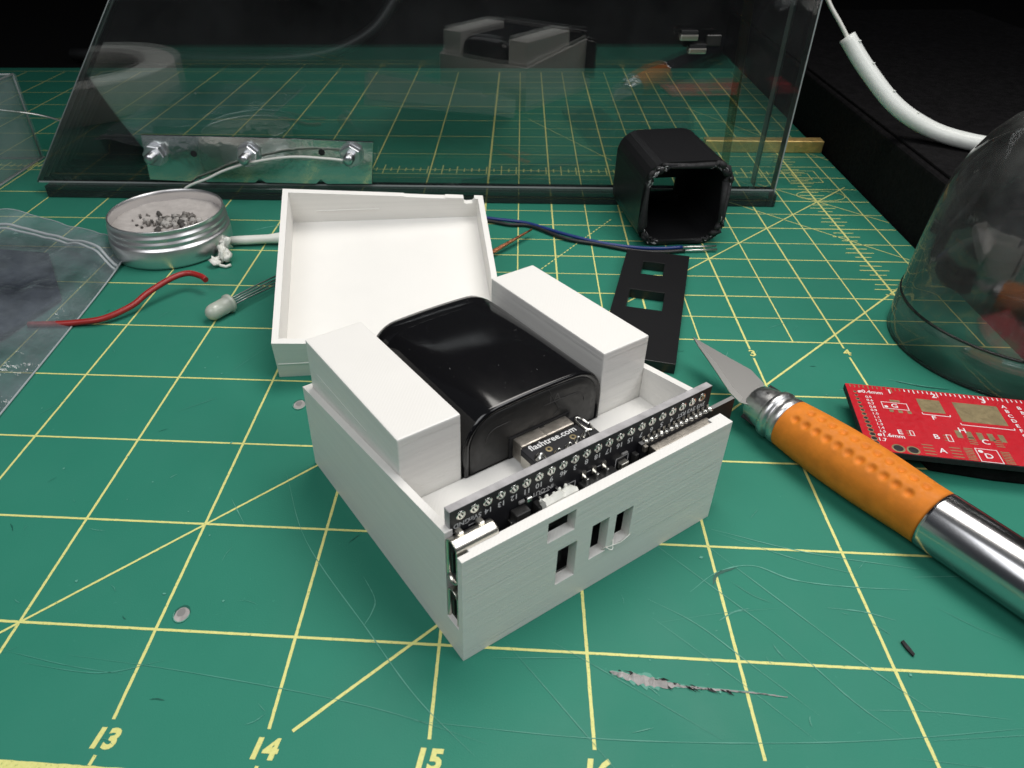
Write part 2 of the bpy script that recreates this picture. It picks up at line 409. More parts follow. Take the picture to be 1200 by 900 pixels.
# knife marks: thin sheets lying on the vinyl
def mark(mb, pts, wd, z=0.10):
    pts = smooth_path([(p[0], p[1], z) for p in pts], 8); n = len(pts); A, B = [], []
    for i, p in enumerate(pts):
        d = (pts[min(i + 1, n - 1)] - pts[max(i - 1, 0)]).normalized(); k = wd / 2 * math.sin(math.pi * (0.06 + 0.88 * i / (n - 1))) * (1 + jit(0.5))
        A.append(mb.bm.verts.new((p.x - d.y * k, p.y + d.x * k, z))); B.append(mb.bm.verts.new((p.x + d.y * k, p.y - d.x * k, z)))
    for i in range(n - 1): mb._f([A[i], B[i], B[i + 1], A[i + 1]])
pale, mid, dark = MB(), MB(), MB()
for pts, wd, mb in (
    (((13, 41), (22, 22), (38, 2), (48, -10), (58, -19)), 0.16, pale), (((-13, -6), (10, -8), (40, -12), (60, -17)), 0.14, mid),
    (((84, 33), (98, 18), (110, 5), (118, -6), (124, -12)), 0.16, pale), (((101, 26), (112, 13), (124, -1), (131, -8)), 0.15, pale),
    (((103, 30), (120, 25), (140, 22)), 0.18, pale), (((104, 29), (118, 23), (128, 20)), 0.14, pale),
    (((96, 14), (102, 19), (109, 21), (116, 18), (126, 17), (138, 17)), 0.22, pale), (((106, 20.4), (102, 18.6), (100.6, 16)), 0.55, dark),
    (((120, 12), (126, 11.5), (131, 10)), 0.18, pale), (((48, -14), (80, -15), (115, -13), (150, -8)), 0.15, mid),
    (((70, 2), (80, -4), (96, -14)), 0.12, mid), (((88, 12), (96, 7), (104, -1), (112, -9)), 0.13, pale),
    (((3, 33), (8, 26)), 0.16, pale), (((-20, -8), (-6, -9), (4, -6)), 0.16, mid), (((-24, -6), (-12, -8), (-2, -9)), 0.14, mid),
    (((35, 14), (38, 9), (38, 6), (37, 3)), 0.2, pale), (((-55, 58), (-50, 66)), 0.2, mid), (((-20, 62), (-12, 68)), 0.16, mid),
    (((-12, 80), (-6, 92)), 0.14, mid), (((138, 20), (150, 21)), 0.14, pale), (((128, -12), (150, -9), (170, -4)), 0.15, mid),
    (((-5, 96), (2, 101)), 0.18, mid), (((126, 92), (129, 97)), 0.18, pale), (((134, 108), (142, 113)), 0.2, mid),
    (((-34, 168), (-28, 172), (-22, 173.5)), 0.55, pale), (((60, -2), (75, -1)), 0.12, mid), (((100, 8), (103, 10), (106, 11)), 0.35, mid),
    (((160, 84), (166, 82), (172, 81)), 0.5, dark), (((158, 85), (165, 82.6), (171, 81.4)), 0.25, pale)):
    mark(mb, pts, wd)
for i in range(9):
    x, y = random.uniform(60, 150), random.uniform(-24, 30); a = random.choice((-0.75, -0.6, 0.05, 0.25, -0.2)) + jit(0.15); L = random.uniform(8, 34)
    mark((pale, mid, mid)[i % 3], ((x, y), (x + L * 0.5 * math.cos(a), y + L * 0.5 * math.sin(a) + jit(0.8)), (x + L * math.cos(a), y + L * math.sin(a))), random.uniform(0.06, 0.13), 0.098 + i * 0.0003)
for i in range(90):                                       # random fine nicks
    x, y = random.uniform(-90, 160), random.uniform(-22, 110); a = random.uniform(0, math.pi); L = random.uniform(0.6, 5)
    mark((pale, mid, mid, dark)[i % 4], ((x, y), (x + L * math.cos(a) * 0.5, y + L * math.sin(a) * 0.5), (x + L * math.cos(a + jit(0.3)), y + L * math.sin(a + jit(0.3)))), random.uniform(0.06, 0.2), 0.10 + i * 0.0004)
for i in range(26):                                       # flecks of dust and swarf
    x, y = random.choice(((-40, 70), (0, 45), (100, 10), (-20, 20), (120, 90)));
    x += jit(35); y += jit(25); q = random.uniform(0.15, 0.45); a0 = random.uniform(0, 6)
    pale.poly([(x + q * math.cos(a0 + k * 1.4) * random.uniform(0.5, 1.3), y + q * math.sin(a0 + k * 1.4) * random.uniform(0.5, 1.3), 0.16 + i * 0.0004) for k in range(4)])
for mb, m_ in ((pale, "scratch_pale"), (mid, "scratch_mid"), (dark, "scratch_and_shade")):
    o = mb.build("scratches", m_, mat_root); o["kind"] = "stuff"
# a torn gouge with raised flaps, two punched holes
random.seed(21)
def torn(name, mat, z, w0, off, seed, hump=0.4):
    random.seed(seed); gm = MB(); up, dn = [], []
    for i in range(61):
        u = i / 60; x = 79.8 + 28 * u; y = -3.2 - 3.4 * u ** 0.9 - 0.5 * math.sin(u * 5)
        h = w0 * ((1.15 * math.exp(-((u - 0.20) / 0.13) ** 2)) + 0.34 * (1 - u) ** 0.6 + 0.05) * (1 if 0 < i < 60 else 0.1)
        up.append((x + jit(0.15), y + off + h * random.uniform(0.35, 0.75), z)); dn.append((x + jit(0.15), y + off - h * random.uniform(0.45, 1.1), z))
    vu = [gm.bm.verts.new(p) for p in up]; vd = [gm.bm.verts.new(p) for p in dn]
    vm = [gm.bm.verts.new(((a[0] + b[0]) / 2 + jit(0.2), a[1] * 0.6 + b[1] * 0.4 + jit(0.1), z + random.uniform(0.0, hump) * (0.3 + (a[1] - b[1])))) for a, b in zip(up, dn)]
    for i in range(60): gm._f([vd[i], vd[i + 1], vm[i + 1], vm[i]]); gm._f([vm[i], vm[i + 1], vu[i + 1], vu[i]])
    gm.build(name, mat, mat_root)
torn("gouge_lip", "scratch_mid", 0.118, 1.25, 0.0, 3, 0.0); torn("gouge", "mat_core", 0.135, 1.0, -0.1, 4)
fl = MB(); random.seed(9)
for k in range(26):
    u = (random.random() ** 1.5) * 0.75; x = 80.5 + 27 * u; y = -3.1 - 3.4 * u ** 0.9 - 0.5 * math.sin(u * 5) + jit(0.55 if u < 0.35 else 0.2); L = random.uniform(0.5, 2.6); a = -0.35 + jit(0.35); wd = random.uniform(0.06, 0.28)
    fl.poly([(x, y, 0.16 + 0.002 * k), (x + L * 0.4 * math.cos(a), y + L * 0.4 * math.sin(a) + wd, 0.24 + random.random() * 0.25), (x + L * math.cos(a), y + L * math.sin(a), 0.17 + 0.002 * k), (x + L * 0.45 * math.cos(a), y + L * 0.45 * math.sin(a) - wd, 0.155 + 0.002 * k)])
fl.build("torn_flap", "matte_black", mat_root)
for x, y, rr in ((3.5, 3.4, 1.35), (9.6, 66.2, 1.5)):
    def el(k_, ox, oy, z, name, m_): MB().poly([(x + ox + k_ * rr * math.cos(q / 18 * 2 * math.pi) * (1 + jit(0.07)), y + oy + 1.25 * k_ * rr * math.sin(q / 18 * 2 * math.pi) * (1 + jit(0.07)), z) for q in range(18)]).build(name, m_, mat_root)
    el(1.12, 0, 0, 0.128, "hole_shadow", "scratch_and_shade"); el(0.98, 0.05, -0.12, 0.140, "punched_hole", "mat_core"); el(0.55, -0.2, 0.35, 0.152, "pit_shade", "edge_grey")  # flat ellipses; shade of the recess is put into their colour
    MB().tube([(x + rr * 1.08 * math.cos(RAD(170 + q * 16)), y + 1.32 * rr * math.sin(RAD(170 + q * 16)), 0.14) for q in range(13)], 0.11, 5).build("hole_lip", "scratch_pale", mat_root)
MB().prism([(130.0, 5.4), (130.5, 5.7), (131.0, 4.2), (131.3, 3.0), (130.9, 2.6), (130.3, 4.0)], 0.14, 0.5).build("dirt_fleck", "matte_black", mat_root)

# ------------------------------------------------------------------ white printed box (local frame: x along the front wall)
BOX_P = (55.18, -2.89, 0); BOX_R = (0, 0, RAD(37.285))
box = thing("project_box", "open white printed box holding a black adapter and a circuit board", "project box", BOX_P, BOX_R)
W = 60.3; D = 60.6
def zs(y): return 27.7 - 0.106 * y
side = [(0, 0), (D, 0), (D, zs(D)), (2.0, zs(2.0)), (2.0, 25.0), (0, 25.0)]
outer = MB().prism([(y, z) for y, z in side], 0, W, M=Matrix(((0, 0, 1, 0), (1, 0, 0, 0), (0, 1, 0, 0), (0, 0, 0, 1))))
cut = [MB().box(1.5, W - 1.5, 2.0, D - 1.6, 2.0, 60),
       MB().box(-1, 2.2, 1.3, 4.75, 7.2, 60), MB().box(W - 2.2, W + 1, 3.0, 6.7, 6, 60),
       MB().box(W - 2.6, W + 1, 1.0, 3.2, 25.0, 60), MB().box(16.8, 22.7, -1, 3, 18.8, 23.5), MB().box(19.4, 23.7, -1, 3, 6.5, 15.4),
       MB().box(27.0, 30.9, -1, 3, 8.3, 16.9), MB().box(32.7, 36.7, -1, 3, 8.5, 16.4)]
me = boolean(outer, cut, 0.42, 2)
obj("shell", me, "print_white", box)
MB().box(1.45, W - 1.45, 7.0, 21.4, 2.1, 18.3).bevel(0.2, 1).build("ledge", "print_white_smooth", box)
for x0, x1 in ((1.55, 14.1), (47.0, 58.85)):
    MB().box(x0, x1, 21.5, D - 1.65, 2.1, 33.2).bevel(0.35, 2).build("side_block", "print_white", box)
MB().box(57.0, 58.85, 1.9, 3.0, 2.1, 24.95).build("corner_post", "print_white", box)
MB().box(1.50, 1.58, 33.5, 55.0, 26.85, 27.05).build("layer_crack", "print_white_smooth", box)
sg = MB()                                                # strings and blobs left by the printer
for pts in (((30.4, 0.4, 8.6), (32.2, -0.7, 9.6), (34.5, -0.4, 8.8), (36.8, -0.2, 9.2)), ((30.9, -0.2, 9.2), (31.8, -0.9, 8.8), (32.8, 0.2, 10.2)), ((27.2, 0.8, 16.6), (28.6, 0.9, 16.0), (30.6, 0.7, 16.7))):
    sg.tube(smooth_path(pts, 5), 0.12, 6)
sg.build("print_string", "white_plastic", box)

# ------------------------------------------------------------------ power adapter
ad = thing("power_adapter", "glossy black wall charger wedged between the white blocks of the box", "charger", BOX_P, BOX_R)
AX0, AX1, AZ0, AZ1 = 14.25, 46.85, 18.45, 31.5
def contour(inset, y, dome=0.75, n=9):
    x0, x1, z0, z1 = AX0 + inset, AX1 - inset, AZ0 + inset * 0.2, AZ1 - inset; rr = max(0.6, 7.2 - inset); pts = []
    xm = (AX0 + AX1) / 2; hw = (AX1 - AX0) / 2
    def zt(x): return dome * (1 - ((x - xm) / hw) ** 2)
    pts += [(x0, y, z0), (x1, y, z0)]
    for i in range(n):
        a = math.pi / 2 * i / (n - 1); x = x1 - rr + rr * math.cos(a); pts.append((x, y, z1 - rr + rr * math.sin(a) + zt(x)))
    for i in range(1, 12): x = x1 - rr + (x0 + rr - (x1 - rr)) * i / 12; pts.append((x, y, z1 + zt(x)))
    for i in range(n):
        a = math.pi / 2 + math.pi / 2 * i / (n - 1); x = x0 + rr + rr * math.cos(a); pts.append((x, y, z1 - rr + rr * math.sin(a) + zt(x)))
    return pts
rings = [contour(1.3, 21.15), contour(0.9, 20.85), contour(0.45, 20.75), contour(0.1, 21.05), contour(0, 21.5), contour(0, 36), contour(0, 52.6), contour(0.07, 52.75), contour(0.07, 53.0), contour(0.02, 53.15), contour(0.15, 55.8), contour(0.7, 58.0), contour(2.2, 59.6), contour(4.5, 60.3)]
MB().loft(rings).build("body", "gloss_black", ad)
MB().loft([contour(1.25, 21.05), contour(1.4, 20.9), contour(3.0, 20.86), contour(5.0, 20.86)], True, True).build("front_face", "satin_black", ad)
ol = MB(); base = [(x, 20.8, z) for x, y, z in contour(4.6, 20.8)]
ol.tube(base[2:16], 0.055, 5); ol.tube(base[20:], 0.055, 5)
ol.build("front_outline", "print_faint", ad)
lettering("printed_text", "1A", 2.7, "print_faint", ad, T(34.6, 20.82, 28.3) @ Rx(90))
MB().tube(smooth_path([(33, 20.8, 31), (34, 20.8, 29), (35.2, 20.8, 26.6), (35.8, 20.8, 25.2), (34.6, 20.8, 24.2)], 5), 0.05, 5).build("scratch", "print_faint", ad)
MB().box(24.2, 38.4, 20.6, 20.84, 18.5, 23.5).build("usb_port", "matte_black", ad)

# ------------------------------------------------------------------ small usb plug board
ub = thing("usb_plug_board", "small black board with a metal usb plug pushed into the charger", "usb plug", BOX_P, BOX_R)
MB().box(25.0, 37.6, 17.9, 24, 18.7, 23.0).bevel(0.35, 2).build("plug_shell", "nickel_rough", ub)
MB().box(30.9, 31.1, 17.95, 20.8, 22.95, 23.06).build("shell_seam", "nickel", ub)
MB().box(31.0, 32.2, 20.3, 20.5, 23.0, 23.08).build("shell_notch", "matte_black", ub)
MB().prism([(24.6, 8.0), (40.0, 8.0), (40.0, 19.9), (37.8, 19.9), (37.8, 17.8), (24.6, 17.8)], 21.3, 22.7).bevel(0.1, 1).build("circuit_board", "pcb_black", ub)
MB().box(24.9, 37.6, 15.2, 17.9, 18.6, 21.2).build("shell_side", "nickel", ub)
lettering("printed_text", "flashtree.com", 2.0, "silk_white", ub, T(31.4, 16.9, 22.73), bold=0.03)
for x, y, k in ((26.2, 13.9, 1.25), (29.6, 13.0, 0.95), (32.3, 13.2, 0.95), (34.7, 13.6, 0.95), (37.0, 14.1, 0.95)):
    MB().lathe([(k, 22.6), (k * 0.97, 22.9), (k * 0.62, 23.3), (k * 0.32, 23.9), (0.08, 24.2)], 12, T(x, y, 0), True, True).build("solder_joint", "solder", ub)
for x, y in ((29.0, 15.0), (34.9, 15.2)):
    MB().lathe([(0.35, 22.72), (0.7, 22.74), (0.72, 22.71)], 12, T(x, y, 0)).build("via_ring", "gold_pad", ub)
MB().tube([(38.9 + 0.75 * math.cos(a), 16.9 + 1.5 * math.sin(a) + 0.7 * (1 if math.sin(a) > 0 else -1), 22.85) for a in [k / 20 * 2 * math.pi for k in range(21)]], 0.32, 6).build("oval_pad", "solder", ub)

# ------------------------------------------------------------------ controller board, standing on edge behind the front wall
cb = thing("controller_board", "black microcontroller board standing on edge inside the front wall of the white box", "circuit board", BOX_P, BOX_R)
BT = 30.7; FY = 5.0
pc = MB().box(1.2, 58.9, FY, FY + 1.5, 2.1, BT).build("circuit_board", "pcb_black", cb)
MB().box(1.2, 58.9, FY + 0.03, FY + 1.47, BT, BT + 0.06).build("board_edge", "pcb_edge", cb)
MB().box(1.12, 1.2, FY + 0.03, FY + 1.47, 2.2, BT).build("board_edge", "pcb_edge", cb)
MB().prism([(3, FY + 1.55), (30, FY + 2.0), (56, FY + 1.55)], BT - 1.2, BT - 0.35).build("header_strip", "pcb_edge", cb)
names = ["GND", "5Vin", "14", "13", "12", "11", "10", "9", "46", "3", "8", "18", "17", "16", "15", "7", "6", "5", "4", "RST", "3V3", "3V3"]
ring_me = MB().lathe([(0.42, 0.0), (0.46, 0.08), (0.86, 0.08), (0.90, 0.0)], 16).mesh("pad_ring"); ring_me.materials.append(MAT["solder"])
core_me = MB().lathe([(0.42, 0.02), (0.2, 0.05), (0.02, 0.06)], 10).mesh("pad_core"); core_me.materials.append(MAT["matte_black"])
pin_me = MB().box(-0.16, 0.16, -0.45, 0.4, 0.03, 0.12).mesh("pad_pin"); pin_me.materials.append(MAT["solder"])
FACE = Matrix(((1, 0, 0, 0), (0, 0, -1, 0), (0, 1, 0, 0), (0, 0, 0, 1)))       # local xy -> board face, local z -> towards the front wall
for i, nm in enumerate(names):
    x = 3.2 + i * 2.54
    for nm_, mm_ in (("pad_ring", ring_me), ("pad_core", core_me), ("pad_pin", pin_me)):
        o = obj(nm_, mm_, [], cb); Mx = T(x * S, (FY - 0.02) * S, 29.1 * S) @ FACE @ Rz(jit(12) + 20); o.matrix_local = Mx
    lettering("printed_text", nm, 1.55 if len(nm) < 3 else 1.35, "silk_white", cb, T(x + 0.1, FY - 0.03, 27.3) @ FACE @ Rz(180), bold=0.02)
lettering("printed_text", "IN-OUT", 1.3, "silk_white", cb, T(19.4, FY - 0.03, 25.6) @ FACE @ Rz(180))
for z0, z1, x1 in ((16.9, 26.5, 8.2), (6.2, 14.9, 8.2)):  # two usb-c sockets seen end on through the corner slot
    def rr_(ins, x):
        zc, hz, yc, hy = (z0 + z1) / 2, (z1 - z0) / 2 - ins, 3.35, 1.6 - ins; r_ = hy * 0.95; pts = []
        for cx, cz, a0 in ((yc + hy - r_, zc + hz - r_, 0), (yc - hy + r_, zc + hz - r_, 90), (yc - hy + r_, zc - hz + r_, 180), (yc + hy - r_, zc - hz + r_, 270)):
            for k in range(7): a = RAD(a0 + 15 * k); pts.append((x, cx + r_ * math.cos(a), cz + r_ * math.sin(a)))
        return pts
    u = MB().loft([rr_(0.28, 0.95), rr_(0.28, 0.25), rr_(0.05, 0.2), rr_(0, 0.3), rr_(0, 0.45), rr_(0, 0.6), rr_(0, x1 - 0.5), rr_(0, x1 - 0.2), rr_(0.05, x1 - 0.02), rr_(0.3, x1)], False, True).build("usb_socket", "nickel", cb)
    MB().loft([rr_(0.32, 1.0), rr_(0.32, 0.9)], True, True).build("mouth", "matte_black", u)
    MB().box(0.4, 1.2, 3.1, 3.55, z0 + 2.4, z1 - 2.4).build("tongue", "satin_black", u)
    for zz, x in ((z1 + 0.1, 2.4), (z1 + 0.3, 6.3)):
        if z1 > 20: MB().box(x - 0.55, x + 0.55, 3.6, 4.98, z1 - 0.8, z1 + 0.45).bevel(0.2, 1).build("mounting_tab", "nickel", u)
def chip(name, x0, x1, z0, z1, y0, mat, legs=(), bev=0.12):
    o = MB().box(x0, x1, y0, FY - 0.02, z0, z1).bevel(bev, 1).build(name, mat, cb)
    for lx, lz in legs:
        MB().box(lx - 0.28, lx + 0.28, y0 + 0.7, FY - 0.03, lz - 0.5, lz + 0.7).bevel(0.1, 1).build("pin", "solder", o)
    return o
chip("diode", 12.7, 15.6, 21.2, 24.8, 3.2, "satin_black", ((12.5, 22.3), (15.8, 22.3)))
chip("resistor", 14.2, 15.4, 25.4, 26.0, 4.5, "edge_grey"); chip("resistor", 15.7, 16.8, 25.1, 26.1, 4.4, "solder")
chip("button_body", 17.3, 24.2, 18.0, 24.2, 3.1, "satin_black", ((18.6, 24.0), (22.2, 24.3)))
chip("regulator", 27.2, 35.0, 17.5, 23.3, 3.0, "satin_black", ((28.3, 23.7), (30.6, 23.7), (32.9, 23.7)))
for x in (28.3, 30.6, 32.9): MB().box(x - 0.45, x + 0.45, 4.75, 4.97, 23.9, 25.2).build("solder_pad", "nickel", cb)
chip("capacitor", 36.4, 38.2, 22.0, 23.4, 3.9, "nickel"); chip("capacitor", 36.9, 38.3, 24.6, 25.2, 4.5, "edge_grey")
chip("capacitor", 39.6, 40.6, 21.5, 24.0, 3.9, "satin_black"); chip("led_chip", 24.9, 26.0, 22.0, 23.3, 3.9, "nickel")
chip("side_button", 28.0, 30.0, 9.2, 16.0, 2.8, "satin_black", ((28.6, 11), (29.6, 14))); chip("side_button", 33.2, 35.4, 9.0, 15.6, 2.8, "satin_black", ((33.8, 10.4), (34.9, 13)))
chip("inductor", 20.0, 23.2, 7.5, 14.5, 3.0, "pcb_black", ((20.8, 9), (22, 12)))
dt = MB()
for x, z in ((28.3, 10.4), (29.1, 12.6), (28.6, 14.6), (29.5, 15.2), (33.6, 9.8), (34.6, 11.6), (33.9, 13.6), (34.8, 14.8), (20.9, 9.4), (21.6, 11.8), (20.6, 13.4)):
    dt.box(x, x + random.uniform(0.25, 0.7), 2.72, 2.79, z, z + random.uniform(0.12, 0.5))
dt.build("chip_marking", "silk_white", cb)
wl = MB()                                                # silk outlines
for a in ((24.3, 26.6, 24.0, 24.12), (26.48, 26.6, 22, 24.1), (35.9, 38.9, 24.0, 24.12), (38.8, 38.92, 21.5, 24.1), (35.9, 36.02, 21.5, 24.1), (1.6, 3.0, 25.9, 26.02), (4.6, 6.0, 26.0, 26.12), (29.0, 30.0, 24.6, 24.7), (31.4, 32.3, 24.6, 24.7), (18.7, 20.8, 24.9, 25.05)):
    wl.box(a[0], a[1], FY - 0.035, FY - 0.02, a[2], a[3])
wl.build("silk_outline", "silk_white", cb)
bl = MB()                                                # melted white plug squeezed in behind the wall
rg = []
for i in range(9):
    x = 17.9 + i * 0.85; h = 0.9 + 0.35 * math.sin(i * 2.1) + jit(0.25) + (0.5 if 1 < i < 7 else 0)
    rg.append([(x, 2.05, 23.0), (x + jit(0.1), 2.1, 24.9 + h * 0.25), (x + jit(0.2), 2.6, 25.2 + h * 0.5 + jit(0.12)), (x + jit(0.25), 3.4, 25.0 + h * 0.5 + jit(0.2)), (x, 4.2 + jit(0.3), 24.5 + jit(0.3)), (x, 3.4, 23.0)])
bl.loft(rg, sm=False)
for k in range(5): x = 18 + k * 1.4; bl.ball((x, 3.9 + jit(0.3), 25.0 + jit(0.3)), (0.35, 0.3, 0.45), 7, 5, k, 0.5)
bl.build("melted_plug", "white_plastic", cb)
wm = MB().box(41.0, 65.6, 4.1, FY - 0.02, 6.6, 25.6).build("radio_module", "pcb_black", cb)
MB().box(41.0, 65.6, 4.12, FY - 0.04, 25.6, 25.64).build("module_edge", "edge_grey", wm)
MB().box(43.0, 57.8, 2.2, 4.1, 8.0, 24.6).bevel(0.25, 2).build("shield_can", "nickel_rough", wm)
MB().tube([(43.1, 2.25, 24.5), (57.7, 2.25, 24.5)], 0.09, 5).build("shield_rim", "nickel", wm)
bead_me = MB().ball((0, 0, 0), (0.42, 0.55, 0.45), 10, 6, 3, 0.25).mesh("solder_bead"); bead_me.materials.append(MAT["solder"])
for i in range(14):
    x = 42.2 + i * 1.27
    o = obj("solder_bead", bead_me, [], wm, (x, 4.35, 25.75)); o.rotation_euler = (jit(0.3), jit(0.3), jit(1))
    MB().box(x - 0.3, x + 0.3, 4.9, 4.975, 25.5, 26.5).build("solder_pad", "nickel", wm)
MB().box(41.2, 42.0, 3.4, 4.1, 24.2, 25.5).bevel(0.1, 1).build("edge_clip", "nickel_rough", wm)

# ------------------------------------------------------------------ lid, open side up and propped at the back
lid = thing("box_lid", "white printed box lid lying open side up behind the white box", "lid", (1.42, 77.7, 0.05), Matrix.Rotation(RAD(9.53), 3, 'Z').to_euler())
lid.rotation_euler = (Rz(9.53) @ Rx(17.19) @ Ry(1.31)).to_euler()
LS = 60.3
prof = [(0, 0), (LS, 0), (LS, 8.8), (0, 13.7)]
lo = MB().prism(prof, 0, LS, M=Matrix(((1, 0, 0, 0), (0, 0, 1, 0), (0, 1, 0, 0), (0, 0, 0, 1))))
cuts = [MB().box(1.7, LS - 1.7, 1.7, LS - 1.7, 2.0, 40), MB().prism([(54.3, 7.6), (55.2, 7.2), (57.0, 7.3), (57.6, 8.2), (57.4, 12), (54.0, 12)], LS - 3, LS + 1, M=Matrix(((1, 0, 0, 0), (0, 0, 1, 0), (0, 1, 0, 0), (0, 0, 0, 1)))),
        MB().prism([(36, 10.55), (44, 9.8), (50, 9.35), (44, 11), (36, 11.5)], LS - 3, LS + 1, M=Matrix(((1, 0, 0, 0), (0, 0, 1, 0), (0, 1, 0, 0), (0, 0, 0, 1))))]
obj("shell", boolean(lo, cuts, 0.3, 2), "print_white_smooth", lid)
MB().box(9, 28, LS - 1.95, LS - 1.6, 6.2, 6.55).bevel(0.12, 1).build("snap_ridge", "print_white_smooth", lid)
MB().box(0.5, 59, -0.12, 0.02, 5.2, 5.5).build("layer_step", "print_white_smooth", lid)
MB().box(20, 40, 50, 56, -17.2, 0.0, M=Rx(-17.19)).build("rear_prop", "white_plastic", lid)

# ------------------------------------------------------------------ acrylic panel on a dark foot
pa = thing("clear_acrylic_sheet", "tall clear acrylic panel standing across the back of the mat", "acrylic panel", (0, 201, 0))
PY = Matrix(((1, 0, 0, 0), (0, 0, 1, 0), (0, 1, 0, 0), (0, 0, 0, 1)))
MB().prism([(-132, 4.9), (160, 4.9), (160, 120), (-44, 120)], 0, 4.6, M=PY).build("clear_sheet", "acrylic", pa)
MB().tube([(-132, 2.2, 5.0), (-44, 2.2, 119.8)], [1.1, 1.1], 6).build("sawn_edge", "acrylic_edge", pa)
MB().box(159.9, 160.5, 0.1, 4.5, 0.2, 120).build("sawn_edge", "acrylic_edge", pa)
MB().box(-131, 159.6, -0.15, 0.05, 4.9, 5.5).build("bottom_edge", "acrylic_edge", pa)
MB().box(153.4, 154.0, 4.65, 9, 5, 120).build("corner_strip", "acrylic_edge", pa)
MB().prism([(139.6, 12), (142.6, 12), (137.6, 120), (133.8, 120)], 4.65, 4.9, M=PY).build("amber_reflection", "reflection_amber", pa)  # tinted strip standing in for an edge mirrored in the panel
MB().box(-127, 160.2, -3.9, 4.5, 0.05, 4.8).bevel(0.3, 1).build("foot_rail", "rail_dark", pa)
lt = thing("metal_latch", "pair of small bright metal clips high on the clear panel", "latch", (122, 199.6, 56))
for x, z in ((-6, 2.0), (-2.6, -2.2)):
    MB().box(x, x + 6, -1.2, 1.2, z, z + 2.0).bevel(0.5, 2).build("clip", "nickel", lt)
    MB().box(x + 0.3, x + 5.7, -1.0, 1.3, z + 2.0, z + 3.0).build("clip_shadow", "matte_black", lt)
MB().box(3, 8, 0.2, 1.3, 0, 3.6).bevel(0.3, 1).build("hinge_leaf", "satin_black", lt)

# bracket with bolts
bk = thing("metal_bracket", "shiny galvanised strip with three bolts fixed across the clear panel", "bracket", (0, 200.8, 0))
prof = [(-83.5, 7.0), (-64.5, 6.2), (-62.5, 7.9), (-60.3, 6.2), (-40.5, 6.2), (-38.5, 7.9), (-36.3, 6.2), (-16.0, 6.0), (-14.0, 7.8), (-12.0, 6.0), (6.2, 6.2), (7.9, 22.6), (-20, 23.6), (-50, 24.2), (-82.5, 24.7)]
MB().prism(prof, -1.1, -0.1, M=PY).bevel(0.15, 1, 50).build("strip", "galvanised", bk)
YM = Rx(90)
for x, z, k in ((-78.0, 17.6, 1), (-41, 17.7, 1), (-0.8, 18.0, 1)):
    b = MB().lathe([(1.85, 0.8), (1.85, 8.2), (1.5, 8.7), (0.3, 8.8)], 14, T(x, 0, z) @ YM, True, True).build("bolt", "zinc", bk)
    th = MB()
    for q in range(9): th.lathe([(1.8, 4.0 + q * 0.5), (2.05, 4.2 + q * 0.5), (1.8, 4.4 + q * 0.5)], 14, T(x, 0, z) @ YM)
    th.build("thread", "zinc", b)
    hx = lambda rr, a0: [(rr * math.cos(RAD(a0 + 60 * i)), rr * math.sin(RAD(a0 + 60 * i))) for i in range(6)]
    a0 = random.uniform(0, 60)
    MB().lathe([(4.7, 1.1), (4.7, 1.7)], 20, T(x, 0, z) @ YM, True, True, False).build("washer", "zinc", bk)
    MB().prism(hx(4.3, a0), 1.75, 4.6, M=T(x, 0, z) @ YM).bevel(0.3, 1).build("nut", "zinc", bk)
for x, z in ((-63, 17.6), (-12.4, 18.6)):
    MB().lathe([(1.3, 1.12), (1.1, 1.18), (0.9, 1.15)], 14, T(x, 0, z) @ YM, True, True).build("drilled_hole", "matte_black", bk)
tag(MB().tube(smooth_path([(-0.8, 195, 16.4), (-3, 193.6, 17.6), (-8, 194, 18.0), (-22.6, 195, 18.3), (-38, 196, 15.9), (-50, 196, 12.6), (-58, 195.6, 9.2), (-66, 195.5, 6.2), (-72, 195.3, 2.2), (-78, 194.6, 0.6)], 6), 0.55, 8).build("hookup_wire", "wire_white"),
    "thin white wire arching from the bolts of the galvanised strip", "wire")
# ------------------------------------------------------------------ acrylic offcut and wire at the left
of = thing("acrylic_offcut", "frosty clear acrylic corner piece standing beside the panel at the left edge", "acrylic offcut", (-154, 244, 0))
ob = MB(); ob.box(-2.5, 0, -70, 0, 0.1, 36.5); ob.build("clear_sheet", "acrylic_pale", of)
MB().box(-60, -2.6, -2.5, 0, 0.1, 36.5).build("clear_sheet", "acrylic_pale", of)
for a, b in (((-1.2, -70, 36.5), (-1.2, 0, 36.5)), ((-1.2, -0.2, 0.3), (-1.2, -0.2, 36.5)), ((-0.2, -70, 0.3), (-0.2, 0, 0.3)), ((-60, -1.2, 36.5), (-1.5, -1.2, 36.5))):
    MB().tube([a, b], 0.45, 5).build("cut_edge", "acrylic_edge", of)
tag(MB().tube(smooth_path([(-180, 228, 32), (-166, 234, 25), (-148, 240, 20.5), (-134, 238, 17), (-118, 232, 9), (-108, 226, 4.8), (-100, 224, 1.6)], 8), 0.5, 8).build("stiff_wire", "tinned"),
    "stiff grey wire running from the acrylic offcut to the mat behind the panel", "wire")

